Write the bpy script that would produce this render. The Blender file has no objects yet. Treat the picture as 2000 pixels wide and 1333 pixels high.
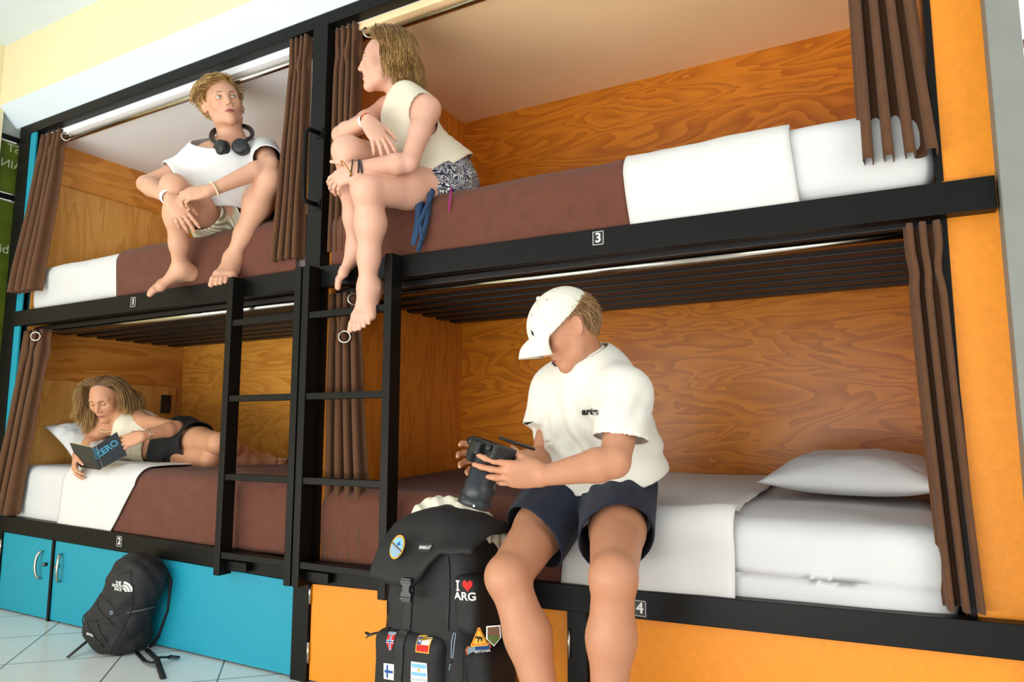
import bpy, bmesh, math, random
import numpy as np
from mathutils import Vector, Matrix, noise
random.seed(7); np.random.seed(7)
SC = bpy.context.scene
COL = SC.collection

# ------------------------------------------------------------------ camera
C0 = np.array([1.0586, -1.9181, .8856]); FPX = 1374.2; PIT = .1229; YAW = .5036
cam_d = bpy.data.cameras.new('camera'); cam = bpy.data.objects.new('camera', cam_d); COL.objects.link(cam)
cam.location = C0; cam.rotation_euler = (math.pi/2+PIT, 0, YAW)
cam_d.sensor_width = 36; cam_d.lens = FPX/2000*36; cam_d.clip_start = .05
SC.camera = cam
# ------------------------------------------------------------------ light
SC.view_settings.view_transform = 'Standard'; SC.view_settings.look = 'None'
SC.view_settings.gamma = 1; SC.view_settings.use_curve_mapping = False
SC.view_settings.exposure = 0.24
world = bpy.data.worlds.new('world'); SC.world = world; world.use_nodes = True
bg = world.node_tree.nodes['Background']; bg.inputs[0].default_value = (.93, .97, 1, 1); bg.inputs[1].default_value = .6
def area(name, loc, target, sx, sy, power, color=(1, 1, 1), spread=180):
    l = bpy.data.lights.new(name, 'AREA'); l.shape = 'RECTANGLE'; l.size = sx; l.size_y = sy; l.energy = power; l.color = color
    l.spread = math.radians(spread)
    o = bpy.data.objects.new(name, l); COL.objects.link(o); o.location = loc
    d = Vector(target)-Vector(loc); o.rotation_euler = d.to_track_quat('-Z', 'Y').to_euler(); return o
area('window_daylight', (-1.0, -4.1, 1.35), (-.7, 0, 1.45), 4.2, 2.3, 48, (1, .985, .95))
area('added_ceiling_fill', (-.9, -2.75, .02), (-.6, .4, 2.4), 4.4, 1.2, 132, (1, .97, .92))  # added upward fill behind the camera, to brighten the bunk ceilings
area('doorway_daylight', (3.4, -2.0, 1.6), (.4, .3, 1.4), 1.4, 2.2, 34, (1, .93, .82))
area('high_window_daylight', (-2.9, -2.2, 2.5), (-2.0, 0, 2.1), 1.2, .7, 9, (.78, .91, 1))

# ------------------------------------------------------------------ camera geometry helpers (pixel of the 2000x1333 frame -> point)
_cp, _sp, _cy, _sy = math.cos(PIT), math.sin(PIT), math.cos(YAW), math.sin(YAW)
RT = np.array([_cy, _sy, 0]); FW = np.array([-_sy*_cp, _cy*_cp, _sp]); UP = np.array([_sy*_sp, -_cy*_sp, _cp])
def ray(u, v): return RT*(u-1000)/FPX+FW+UP*-(v-666.5)/FPX
def PY(u, v, y=0.): d = ray(u, v); return C0+d*(y-C0[1])/d[1]
def PX(u, v, x): d = ray(u, v); return C0+d*(x-C0[0])/d[0]
def PZ(u, v, z): d = ray(u, v); return C0+d*(z-C0[2])/d[2]
def PD(u, v, dep): return C0+ray(u, v)*dep
def proj(p):
    d = np.array(p)-C0; w = d@FW; return np.array([1000+FPX*(d@RT)/w, 666.5-FPX*(d@UP)/w, w])

# ------------------------------------------------------------------ materials
def srgb(h):
    h = h.lstrip('#'); c = [int(h[i:i+2], 16)/255 for i in (0, 2, 4)]
    return tuple((x/12.92 if x <= .04045 else ((x+.055)/1.055)**2.4) for x in c)+(1,)
def newmat(name):
    m = bpy.data.materials.new(name); m.use_nodes = True; nt = m.node_tree
    return m, nt, nt.nodes['Principled BSDF']
def setp(b, **k):
    for a, v in k.items(): b.inputs[a].default_value = v
def mat(name, col, rough=.5, metal=0, var=.06, vscale=30, bump=0, bscale=200, coords='Object', sheen=0, sss=0, coat=0, spec=.5):
    m, nt, b = newmat(name); c = srgb(col) if isinstance(col, str) else col
    N = nt.nodes; L = nt.links
    tc = N.new('ShaderNodeTexCoord'); nz = N.new('ShaderNodeTexNoise'); nz.inputs['Scale'].default_value = vscale; nz.inputs['Detail'].default_value = 4
    L.new(tc.outputs[coords], nz.inputs['Vector'])
    mr = N.new('ShaderNodeMapRange'); mr.inputs[1].default_value = .3; mr.inputs[2].default_value = .7
    mr.inputs[3].default_value = 1-var; mr.inputs[4].default_value = 1+var; L.new(nz.outputs[0], mr.inputs[0])
    vm = N.new('ShaderNodeVectorMath'); vm.operation = 'SCALE'; vm.inputs[0].default_value = c[:3]; L.new(mr.outputs[0], vm.inputs['Scale'])
    L.new(vm.outputs[0], b.inputs['Base Color'])
    setp(b, Roughness=rough, Metallic=metal); b.inputs['Specular IOR Level'].default_value = spec
    if sheen: b.inputs['Sheen Weight'].default_value = sheen
    if coat: b.inputs['Coat Weight'].default_value = coat
    if sss:
        b.inputs['Subsurface Weight'].default_value = sss; b.inputs['Subsurface Radius'].default_value = (1, .35, .2); b.inputs['Subsurface Scale'].default_value = .012
    if bump:
        n2 = N.new('ShaderNodeTexNoise'); n2.inputs['Scale'].default_value = bscale; n2.inputs['Detail'].default_value = 3
        L.new(tc.outputs[coords], n2.inputs['Vector']); bp = N.new('ShaderNodeBump'); bp.inputs['Strength'].default_value = bump; bp.inputs['Distance'].default_value = .002
        L.new(n2.outputs[0], bp.inputs['Height']); L.new(bp.outputs[0], b.inputs['Normal'])
    return m
def wood(name, lo, hi, axis=0, stretch=6, scale=2.2, warp=1.5, rough=.32, seed=0., bands=9):
    """varnished plywood: contour lines of a stretched noise field"""
    m, nt, b = newmat(name); N = nt.nodes; L = nt.links
    tc = N.new('ShaderNodeTexCoord'); mp = N.new('ShaderNodeMapping'); L.new(tc.outputs['Object'], mp.inputs[0])
    s = [scale*stretch*.5]*3; s[axis] = scale*.5; mp.inputs['Scale'].default_value = s; mp.inputs['Location'].default_value = (seed, seed*1.7, seed*.6)
    n1 = N.new('ShaderNodeTexNoise'); n1.inputs['Scale'].default_value = 1; n1.inputs['Detail'].default_value = 2.5; n1.inputs['Roughness'].default_value = .45; n1.inputs['Distortion'].default_value = warp
    L.new(mp.outputs[0], n1.inputs['Vector'])
    mul = N.new('ShaderNodeMath'); mul.operation = 'MULTIPLY'; mul.inputs[1].default_value = bands; L.new(n1.outputs[0], mul.inputs[0])
    fr = N.new('ShaderNodeMath'); fr.operation = 'FRACT'; L.new(mul.outputs[0], fr.inputs[0])
    r1 = N.new('ShaderNodeValToRGB'); cr = r1.color_ramp; cr.elements[0].color = (.25,)*3+(1,); cr.elements[1].color = (.45,)*3+(1,)
    e = cr.elements.new(.55); e.color = (.8,)*3+(1,); e = cr.elements.new(.88); e.color = (1, 1, 1, 1); e = cr.elements.new(.96); e.color = (.2,)*3+(1,)
    cr.elements[0].position = 0; L.new(fr.outputs[0], r1.inputs[0])
    n2 = N.new('ShaderNodeTexNoise'); mp2 = N.new('ShaderNodeMapping'); L.new(tc.outputs['Object'], mp2.inputs[0])
    s2 = [90]*3; s2[axis] = 4; mp2.inputs['Scale'].default_value = s2; L.new(mp2.outputs[0], n2.inputs['Vector']); n2.inputs['Scale'].default_value = 1; n2.inputs['Detail'].default_value = 3
    mx0 = N.new('ShaderNodeMix'); mx0.inputs[0].default_value = .35; L.new(r1.outputs[0], mx0.inputs[2]); L.new(n2.outputs[0], mx0.inputs[3])
    n3 = N.new('ShaderNodeTexNoise'); n3.inputs['Scale'].default_value = 1.3; L.new(tc.outputs['Object'], n3.inputs['Vector'])
    ad = N.new('ShaderNodeMath'); ad.operation = 'MULTIPLY_ADD'; ad.inputs[1].default_value = .7; L.new(n3.outputs[0], ad.inputs[0]); L.new(mx0.outputs[0], ad.inputs[2])
    sb = N.new('ShaderNodeMath'); sb.operation = 'SUBTRACT'; sb.inputs[1].default_value = .35; sb.use_clamp = True; L.new(ad.outputs[0], sb.inputs[0])
    mx = N.new('ShaderNodeMix'); mx.data_type = 'RGBA'; L.new(sb.outputs[0], mx.inputs[0]); mx.inputs[6].default_value = srgb(lo); mx.inputs[7].default_value = srgb(hi)
    L.new(mx.outputs[2], b.inputs['Base Color']); setp(b, Roughness=rough); b.inputs['Specular IOR Level'].default_value = .4
    return m
M = {}
M['metal'] = mat('black_painted_steel', '#0e0d0b', .42, 0, .12, 12, .15, 60, spec=.16)
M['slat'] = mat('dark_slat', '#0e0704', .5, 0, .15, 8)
M['steel'] = mat('chromed_steel', '#b9b2a4', .18, 1)
M['teal'] = mat('teal_laminate', '#048ca3', .55, 0, .05, 90, .2, 500)
M['orange'] = mat('orange_paint', '#e58a05', .5, 0, .05, 60, .3, 400)
M['plaster'] = mat('white_plaster', '#d2dfe8', .8, 0, .02, 3)
M['bunkceil'] = mat('bunk_ceiling_paint', '#f6f7fa', .7, 0, .03, 2)
M['bunkceil_r'] = mat('bunk_ceiling_warm_bounce', '#ffdcab', .6, 0, .04, 2)  # white ceiling; warm bounce from the orange panels is put into the colour
M['cream'] = mat('cream_plaster', '#e2d5ab', .8, 0, .02, 3)
M['white'] = mat('white_sheet', '#d2d0cc', .85, 0, .02, 8, .25, 350, sheen=.2)
M['sheet2'] = mat('fitted_sheet', '#cccccb', .85, 0, .02, 8, .25, 350, sheen=.2)
M['blanket'] = mat('brown_blanket', '#5f3322', .9, 0, .1, 25, .5, 700, sheen=.06)
M['curtain'] = mat('brown_curtain', '#573519', .9, 0, .1, 40, .4, 600, sheen=.08)
M['grey'] = mat('grey_column', '#7d7f78', .6, 0, .08, 6)
M['black'] = mat('black_plastic', '#141414', .4)
M['numwhite'] = mat('label_white', '#e8e6de', .6)
M['ply'] = wood('plywood_back', '#9a4c08', '#e08a22', 0, 4.2, 3.1, 1.1, seed=3, bands=10)
M['ply2'] = wood('plywood_back_light', '#b06a1a', '#e6a244', 0, 4.0, 2.9, 1.1, seed=11, bands=10)
M['plyside'] = wood('plywood_side_upright', '#ab5c12', '#d9882c', 2, 7, 2.6, .5, seed=5, bands=7)
M['plyplank'] = wood('plywood_side_plank', '#b0661a', '#e2a04a', 1, 7, 2.0, .6, seed=8, bands=7)
M['plylight'] = wood('plywood_side_light', '#bf8030', '#e4ad60', 2, 7, 2.6, .5, seed=15, bands=6)

# ------------------------------------------------------------------ object helpers
def link_mesh(name, me, m=None, parent=None, smooth=False):
    o = bpy.data.objects.new(name, me); COL.objects.link(o)
    if m is not None:
        for q in (m if isinstance(m, (list, tuple)) else [m]): me.materials.append(q)
    if parent is not None: o.parent = parent; o.matrix_parent_inverse = parent.matrix_world.inverted()
    if smooth:
        me.polygons.foreach_set('use_smooth', [True]*len(me.polygons))
    return o
def obj(name, bm, m, parent=None, smooth=False):
    me = bpy.data.meshes.new(name); bm.to_mesh(me); bm.free()
    return link_mesh(name, me, m, parent, smooth)
def tag(o, label=None, cat=None, group=None, kind=None):
    if label: o['label'] = label
    if cat: o['category'] = cat
    if group: o['group'] = group
    if kind: o['kind'] = kind
    return o
def thing(name, loc, label, cat, group=None):
    o = bpy.data.objects.new(name, None); COL.objects.link(o); o.location = loc; o.empty_display_size = .05
    bpy.context.view_layer.update(); return tag(o, label, cat, group)
def bm_new(): return bmesh.new()
def box(bm, x0, x1, y0, y1, z0, z1, bev=0, shear=None):
    v = []
    for x in (x0, x1):
        for y in (y0, y1):
            for z in (z0, z1):
                dz = shear(x) if shear else 0
                v.append(bm.verts.new((x, y, z+dz)))
    fs = [(0, 1, 3, 2), (4, 6, 7, 5), (0, 4, 5, 1), (2, 3, 7, 6), (0, 2, 6, 4), (1, 5, 7, 3)]
    F = [bm.faces.new([v[i] for i in f]) for f in fs]
    if bev:
        es = list({e for f in F for e in f.edges})
        bmesh.ops.bevel(bm, geom=es, offset=bev, segments=2, profile=.5, affect='EDGES')
    return bm
def boxobj(name, dims, m, parent=None, bev=.002, shear=None):
    bm = bm_new(); box(bm, *dims, bev=bev, shear=shear); return obj(name, bm, m, parent)
def tube(bm, pts, r, n=10, cap=True, flat=1.0):
    """sweep a circle along pts (r may be a list); flat squashes the second axis"""
    pts = [Vector(p) for p in pts]; rs = r if isinstance(r, (list, tuple)) else [r]*len(pts)
    rings = []; prev = None
    for i, p in enumerate(pts):
        t = (pts[min(i+1, len(pts)-1)]-pts[max(i-1, 0)]).normalized()
        if prev is None:
            a = Vector((0, 0, 1)) if abs(t.z) < .9 else Vector((1, 0, 0)); u = t.cross(a).normalized()
        else:
            u = (prev-t*prev.dot(t)); u = u.normalized() if u.length > 1e-6 else t.orthogonal().normalized()
        prev = u; w = t.cross(u)
        rings.append([bm.verts.new(p+(u*math.cos(2*math.pi*k/n)+w*flat*math.sin(2*math.pi*k/n))*rs[i]) for k in range(n)])
    for a, b in zip(rings, rings[1:]):
        for k in range(n): bm.faces.new((a[k], a[(k+1) % n], b[(k+1) % n], b[k]))
    if cap: bm.faces.new(rings[0][::-1]); bm.faces.new(rings[-1])
    return bm
def tubeobj(name, pts, r, m, parent=None, n=10, flat=1.0):
    bm = bm_new(); tube(bm, pts, r, n, True, flat); return obj(name, bm, m, parent, True)
def torus(bm, c, nrm, R, r, n=28, k=8):
    nrm = Vector(nrm).normalized(); u = nrm.orthogonal().normalized(); w = nrm.cross(u); c = Vector(c); g = []
    for i in range(n):
        a = 2*math.pi*i/n; d = u*math.cos(a)+w*math.sin(a)
        g.append([bm.verts.new(c+d*(R+r*math.cos(2*math.pi*j/k))+nrm*r*math.sin(2*math.pi*j/k)) for j in range(k)])
    for i in range(n):
        for j in range(k): bm.faces.new((g[i][j], g[(i+1) % n][j], g[(i+1) % n][(j+1) % k], g[i][(j+1) % k]))
    return bm
def fbm(p, s, o=3):
    return noise.fractal(Vector(p)*s, 1.0, 2.0, o)
def rbox(bm, lo, hi, r, n=(20, 10, 8), disp=None):
    """subdivided box with round edges; disp(p)->offset vector"""
    lo = np.array(lo, float); hi = np.array(hi, float); V = {}
    def vert(i, j, k):
        key = (i, j, k)
        if key not in V:
            t = np.array([i/n[0], j/n[1], k/n[2]]); p = lo+(hi-lo)*t; q = np.clip(p, lo+r, hi-r); d = p-q; l = np.linalg.norm(d)
            if l > 1e-9: p = q+d/l*min(r, l) if True else p
            p = Vector(p)
            if disp: p = p+Vector(disp(p))
            V[key] = bm.verts.new(p)
        return V[key]
    for i in range(n[0]):
        for j in range(n[1]):
            bm.faces.new((vert(i, j, 0), vert(i, j+1, 0), vert(i+1, j+1, 0), vert(i+1, j, 0)))
            bm.faces.new((vert(i, j, n[2]), vert(i+1, j, n[2]), vert(i+1, j+1, n[2]), vert(i, j+1, n[2])))
    for i in range(n[0]):
        for k in range(n[2]):
            bm.faces.new((vert(i, 0, k), vert(i+1, 0, k), vert(i+1, 0, k+1), vert(i, 0, k+1)))
            bm.faces.new((vert(i, n[1], k), vert(i, n[1], k+1), vert(i+1, n[1], k+1), vert(i+1, n[1], k)))
    for j in range(n[1]):
        for k in range(n[2]):
            bm.faces.new((vert(0, j, k), vert(0, j, k+1), vert(0, j+1, k+1), vert(0, j+1, k)))
            bm.faces.new((vert(n[0], j, k), vert(n[0], j+1, k), vert(n[0], j+1, k+1), vert(n[0], j, k+1)))
    return bm
def text_bm(s, size, depth=.0006, align='CENTER', bold=0):
    cu = bpy.data.curves.new('lettering', 'FONT'); cu.body = s; cu.size = size; cu.extrude = depth/2; cu.align_x = align; cu.align_y = 'CENTER'; cu.offset = bold
    o = bpy.data.objects.new('lettering', cu); COL.objects.link(o); bpy.context.view_layer.update()
    me = bpy.data.meshes.new_from_object(o.evaluated_get(bpy.context.evaluated_depsgraph_get()))
    bpy.data.objects.remove(o); bpy.data.curves.remove(cu); bm = bmesh.new(); bm.from_mesh(me); bpy.data.meshes.remove(me); return bm
def frame(o, x, y):
    """matrix from origin and in-plane x and y directions"""
    x = Vector(x).normalized(); z = x.cross(Vector(y)).normalized(); y = z.cross(x)
    m = Matrix((x, y, z)).transposed().to_4x4(); m.translation = Vector(o); return m
def textobj(name, s, size, m, o, x, y, parent=None, depth=.0006, bold=0, sx=1, sy=1):
    bm = text_bm(s, size, depth, bold=bold); bmesh.ops.scale(bm, vec=(sx, sy, 1), verts=bm.verts); bm.transform(frame(o, x, y))
    return obj(name, bm, m, parent)
def poly(bm, pts, thick, mtx):
    """flat polygon (2D pts) extruded by thick along local z"""
    a = [bm.verts.new(mtx @ Vector((p[0], p[1], 0))) for p in pts]; b = [bm.verts.new(mtx @ Vector((p[0], p[1], thick))) for p in pts]
    bm.faces.new(a[::-1]); bm.faces.new(b)
    for i in range(len(a)): bm.faces.new((a[i], a[(i+1) % len(a)], b[(i+1) % len(a)], b[i]))
    return bm
# ------------------------------------------------------------------ main dimensions
XP, XI, XL = -3.06, -2.9585, -2.905        # left post outer/inner face, left bay end panel
C1, C2 = -.8991, -.8225                    # centre post
XR, XG = 1.178, 1.286                      # right bay end panel, grey column
DEP = .963
R1B, R1T, R2B, R2T, TB, TT = .3614, .4364, 1.4045, 1.4834, 2.4598, 2.5114
ZS, ZC = 1.388, 2.428
def dz1(x): return float(np.interp(x, [-3.1, -.86, 1.3, 2], [.018, -.024, .040, .05]))
def dz2(x): return float(np.interp(x, [-3.1, -.86, 1.3, 2], [.004, .004, -.016, -.018]))

# ------------------------------------------------------------------ room shell
def tiles():
    m, nt, b = newmat('floor_tiles'); N = nt.nodes; L = nt.links
    tc = N.new('ShaderNodeTexCoord'); mp = N.new('ShaderNodeMapping'); L.new(tc.outputs['Object'], mp.inputs[0])
    mp.inputs['Rotation'].default_value = (0, 0, math.radians(45)); mp.inputs['Scale'].default_value = (2.54,)*3; mp.inputs['Location'].default_value = (.17*2.54+.35, .235, 0)
    sx = N.new('ShaderNodeSeparateXYZ'); L.new(mp.outputs[0], sx.inputs[0]); outs = []
    for k in (0, 1):
        f = N.new('ShaderNodeMath'); f.operation = 'FRACT'; L.new(sx.outputs[k], f.inputs[0])
        c = N.new('ShaderNodeMath'); c.operation = 'COMPARE'; c.inputs[1].default_value = .5; c.inputs[2].default_value = .4925; L.new(f.outputs[0], c.inputs[0]); outs.append(c)
    mn = N.new('ShaderNodeMath'); mn.operation = 'MINIMUM'; L.new(outs[0].outputs[0], mn.inputs[0]); L.new(outs[1].outputs[0], mn.inputs[1])
    mx = N.new('ShaderNodeMix'); mx.data_type = 'RGBA'; L.new(mn.outputs[0], mx.inputs[0]); mx.inputs[6].default_value = srgb('#6f6f68'); mx.inputs[7].default_value = srgb('#dfe3e0')
    L.new(mx.outputs[2], b.inputs['Base Color']); setp(b, Roughness=.22)
    bp = N.new('ShaderNodeBump'); bp.inputs['Strength'].default_value = .4; bp.inputs['Distance'].default_value = .002; L.new(mn.outputs[0], bp.inputs['Height']); L.new(bp.outputs[0], b.inputs['Normal'])
    return m
bm = bm_new(); box(bm, -3.3, 3.2, -4.2, 1.2, -.05, 0); tag(obj('floor', bm, tiles()), kind='structure')
bm = bm_new()      # cream wall over the bulkhead
box(bm, XP-.1, 3.0, -.1, .02, 2.600, 3.1); tag(obj('wall_front', bm, M['cream']), kind='structure')
bm = bm_new()      # slanted white bulkhead
pts = [(0, TT+.002), (-.1, 2.600), (.06, 2.600), (.06, TT+.002)]
vs = [[bm.verts.new((x, y, z)) for (y, z) in pts] for x in (XP-.1, 3.0)]
for i in range(4): bm.faces.new((vs[0][i], vs[0][(i+1) % 4], vs[1][(i+1) % 4], vs[1][i]))
bm.faces.new(vs[0][::-1]); bm.faces.new(vs[1])
tag(obj('trim_1', bm, M['plaster']), kind='structure')
bm = bm_new(); box(bm, XP-.1, 3.0, -2.6, -.1, 2.94, 3.0); tag(obj('ceiling', bm, M['plaster']), kind='structure')
bm = bm_new(); box(bm, XP-.12, XP-.02, -3.0, -.078, 0, 2.94); tag(obj('wall_left', bm, M['cream']), kind='structure')
bm = bm_new(); box(bm, XP-.12, XR+.12, DEP+.03, DEP+.09, 0, 2.6); tag(obj('wall_back', bm, M['plaster']), kind='structure')
# glazed door beside the left post: green glass, dark bars, a reflection of lettering built as mirrored text on the glass
gl = mat('green_glass', '#4d5c1c', .12, 0, .25, 9)
wd = thing('window_1', (XP-.04, -.04, 0), None, None); tag(wd, kind='structure')
boxobj('window_pane', (XP-.06, XP-.04, -.078, .06, 2.142, 2.425), gl, wd, 0)
boxobj('window_pane', (XP-.06, XP-.04, -.078, .06, .0, 2.10), gl, wd, 0)
boxobj('fanlight', (XP-.06, XP-.04, -.078, .06, 2.47, 2.60), mat('grey_glass', '#8f968c', .15), wd, 0)
boxobj('window_bar', (XP-.06, XP-.03, -.078, .06, 2.432, 2.462), M['metal'], wd, 0)
boxobj('window_bar', (XP-.06, XP-.03, -.078, .06, 2.108, 2.136), M['metal'], wd, 0)
for z in (2.428, 2.139, 2.103): boxobj('bright_bead', (XP-.05, XP-.026, -.078, 0, z-.002, z+.002), M['numwhite'], wd, 0)
for s, u, v, sz in (('ST', 27, 292, .062), ('AIN', 22, 322, .062), ('bi', 8, 487, .07)):
    p = PX(u, v, XP-.038); textobj('window_lettering', s, sz, mat('reflected_letters', '#a9b58f', .4), p, (0, 1, 0), (0, 0, 1), wd, .001, sx=-1)
# grey column and bright window at the right
bm = bm_new(); box(bm, XG, 1.352, -.03, .2, 0, 2.94, .004); tag(obj('wall_right', bm, M['grey']), kind='structure')
em, nt, b = newmat('bright_daylight'); setp(b, **{'Base Color': (1, 1, 1, 1)}); b.inputs['Emission Color'].default_value = (1, 1, 1, 1); b.inputs['Emission Strength'].default_value = 1.6
wr = thing('window_2', (1.6, .15, 0), None, None); tag(wr, kind='structure')
boxobj('sky_pane', (1.352, 2.4, .16, .17, 0, 2.9), em, wr, 0)
bm = bm_new(); tube(bm, [PY(1985, 100, .1), PY(2040, 45, .1)], .009, 8); obj('window_stay', bm, mat('bronze_stay', '#8c7360', .5), wr, True)

# ------------------------------------------------------------------ bunk frames (one steel frame with panels for each pair of bunks)
def bunk_frame(side):
    L = side == 'L'
    x0, x1 = (XL, C1) if L else (C2, XR)
    t = thing('bunk_bed_frame', ((x0+x1)/2, 0, 0), 'left two-storey black steel bunk frame with teal end strip, bunks 1 and 2' if L else 'right two-storey black steel bunk frame with orange end strip, bunks 3 and 4', 'bunk bed')
    if L:
        boxobj('post', (XP, XI, 0, .06, 0, TT), M['metal'], t)
        boxobj('end_strip', (XI, XL, .006, .014, 0, TB), M['teal'], t, 0)
        boxobj('end_strip', (XI-.01, XI, .06, .3, 0, TB), M['teal'], t, 0)
        boxobj('rail', (XI, C1, 0, .04, R2B, R2T), M['metal'], t, shear=dz2)
        boxobj('rail', (XI-.09, C1, 0, .04, R1B, R1T), M['metal'], t, shear=dz1)
        boxobj('top_beam', (XI, C1, 0, .05, TB, TT), M['metal'], t)
    else:
        boxobj('post', (C1, C2, 0, .06, 0, TT), M['metal'], t)
        boxobj('end_strip', (XR, XG, .04, .06, 0, TT), M['orange'], t, 0)
        boxobj('rail', (C2, XG-.006, -.004, .04, R2B, R2T), M['metal'], t, shear=dz2)
        boxobj('rail', (C2, 2.2, -.004, .04, R1B, R1T), M['metal'], t, shear=dz1)
        boxobj('top_beam', (C2, XG, 0, .05, TB, TT), M['metal'], t)
        for (a, b_) in ((.3, R2B), (R2T, TB)): boxobj('inner_post', (XR-.012, XR+.004, .035, .1, a, b_), M['metal'], t, 0)
    # plywood linings
    boxobj('back_panel', (x0, x1, DEP, DEP+.02, R2T, ZC), M['ply'] if not L else M['ply2'], t, 0)
    boxobj('back_panel', (x0, x1, DEP, DEP+.02, .3, ZS+.05), M['ply'] if not L else M['ply2'], t, 0)
    if L:
        boxobj('side_panel', (x0-.015, x0, .05, DEP, 1.48, 2.208), M['plylight'], t, 0)
        boxobj('side_panel', (x0-.015, x0+.012, .05, DEP, 2.208, ZC), M['plyplank'], t, 0)
        boxobj('side_panel', (x0-.015, x0, .05, DEP, 1.14, ZS+.05), M['plyplank'], t, 0)
        boxobj('side_panel', (x0-.015, x0, .05, DEP, .38, 1.14), M['plylight'], t, 0)
        boxobj('headboard', (x0-.0, x0+.02, .05, .91, .4, 1.137), M['plylight'], t, .001)
        boxobj('side_panel', (x1-.012, x1, .05, DEP, .3, ZS+.05), M['plyside'], t, 0)
        boxobj('side_panel', (x1-.012, x1, .05, DEP, R2T, ZC), M['plyside'], t, 0)
    else:
        boxobj('side_panel', (x0, x0+.015, .05, DEP, .3, ZS+.05), M['plyside'], t, 0)
        boxobj('side_panel', (x0, x0+.015, .05, DEP, R2T, ZC), M['plyside'], t, 0)
        boxobj('side_panel', (x1-.015, x1, .1, DEP, .3, ZS+.05), M['plyside'], t, 0)
        boxobj('side_panel', (x1-.015, x1, .1, DEP, R2T, ZC), M['plyside'], t, 0)
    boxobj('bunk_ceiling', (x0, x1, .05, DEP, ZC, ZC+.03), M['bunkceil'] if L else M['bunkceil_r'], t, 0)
    # slats of the upper bed seen from below, running along the bed
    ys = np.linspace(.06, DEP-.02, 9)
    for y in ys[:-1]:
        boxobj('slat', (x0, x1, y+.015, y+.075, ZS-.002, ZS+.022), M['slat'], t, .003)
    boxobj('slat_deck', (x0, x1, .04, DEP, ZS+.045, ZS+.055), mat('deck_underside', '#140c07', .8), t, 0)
    boxobj('bed_deck', (x0, x1, .04, DEP, .36, .385), M['plylight'], t, 0)
    # number plates
    for (n, u, v) in ((('1', 260.5, 590.5), ('2', 233.5, 1058)) if L else (('3', 1168.5, 465.5), ('4', 1250, 1189))):
        p = PY(u, v, -.0045 if not L else -.0008); s = .043 if not L else .045
        pl = boxobj('number_plate', (p[0]-s*.42, p[0]+s*.42, p[1]-.001, p[1], p[2]-s/2, p[2]+s/2), M['black'], t, 0)
        bm = bm_new(); w = .0012; a, c = s*.42-.001, s/2-.001
        for q in ((p[0]-a, p[0]+a, p[2]-c, p[2]-c+w), (p[0]-a, p[0]+a, p[2]+c-w, p[2]+c), (p[0]-a, p[0]-a+w, p[2]-c, p[2]+c), (p[0]+a-w, p[0]+a, p[2]-c, p[2]+c)):
            box(bm, q[0], q[1], p[1]-.0018, p[1]-.0011, q[2], q[3])
        obj('plate_border', bm, M['numwhite'], pl)
        textobj('numeral', n, .04, M['numwhite'], (p[0], p[1]-.0012, p[2]), (1, 0, 0), (0, 0, 1), pl, .0012, .0008)
    return t
FL = bunk_frame('L'); FR = bunk_frame('R')
# power socket on the left headboard
t = thing('power_socket', (XL+.02, .835, 1.03), 'small black power socket on the lower left headboard', 'socket')
boxobj('cover_plate', (XL+.0205, XL+.03, .81, .875, .975, 1.085), M['black'], t, .003)
boxobj('outlet_insert', (XL+.03, XL+.034, .822, .863, .99, 1.02), mat('socket_insert', '#2c2c2c', .3), t, .001)

# ------------------------------------------------------------------ storage lockers below the bunks
def pull(name, x, zc, y, t, s):
    pts = [(x+s*.012*math.cos(a)*-1+s*.012, y-.004-.022*math.sin(b), zc+.06*(-math.cos(b))) for a, b in ((q, q) for q in np.linspace(0, math.pi, 13))]
    pts = [(x+s*.014*math.sin(b), y-.002-.024*math.sin(b)**.6, zc-.062*math.cos(b)) for b in np.linspace(0, math.pi, 15)]
    return tubeobj(name, pts, [.004]+[.0065]*13+[.004], M['steel'], t, 8)
def locker(x0, x1, m, label, hx=None, hs=1, lock=0, hinge=None):
    t = thing('storage_locker', ((x0+x1)/2, .02, 0), label, 'locker', None)
    bm = bm_new(); v = [(x0, R1B-.006+dz1(x0)), (x1, R1B-.006+dz1(x1)), (x1, .008), (x0, .008)]
    poly(bm, v, .018, Matrix(((1, 0, 0, 0), (0, 0, 1, .012), (0, 1, 0, 0), (0, 0, 0, 1)))); obj('door', bm, m, t)
    boxobj('carcass', (x0, x1, .035, .8, .01, R1B-.03), M['slat'], t, 0)
    if hx:
        pull('handle', hx, .245, .012, t, hs)
        bm = bm_new(); tube(bm, [(hx+lock, .012, .25), (hx+lock, -.004, .25)], .0085, 14); l = obj('lock', bm, M['black'], t, True)
        bm = bm_new(); tube(bm, [(hx+lock, -.004, .25), (hx+lock, -.0055, .25)], .005, 12); obj('lock_face', bm, M['steel'], l, True)
    if hinge:
        for z in (.30, .10):
            bm = bm_new(); tube(bm, [(hinge, .006, z-.035), (hinge, .006, z+.035)], .0055, 10); obj('hinge', bm, M['steel'], t, True)
    return t
for a, b_ in ((XL-.06, -2.897), (-2.456, -2.440), (-.845, -.8231), (.183, .243)):      # dark uprights between doors
    boxobj('locker_upright', (a, b_, -.002 if a > .1 else .004, .035, 0, R1B+(dz1(a))+.004), M['metal'], FL if b_ < -.9 else FR, .001)
locker(-2.895, -2.457, M['teal'], 'leftmost teal locker door under bunk 2, handle at its right edge', -2.533, -1, .035, -2.903)
locker(-2.438, -1.80, M['teal'], 'teal locker door under bunk 2 with handle at left, half behind the small backpack', -2.378, 1, -.022)
locker(-1.798, C1-.001, M['teal'], 'wide plain teal panel between the small backpack and centre post', None)
locker(C2+.004, .181, M['orange'], 'orange locker door behind the large backpack', None, hinge=C2+.001)
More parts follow.
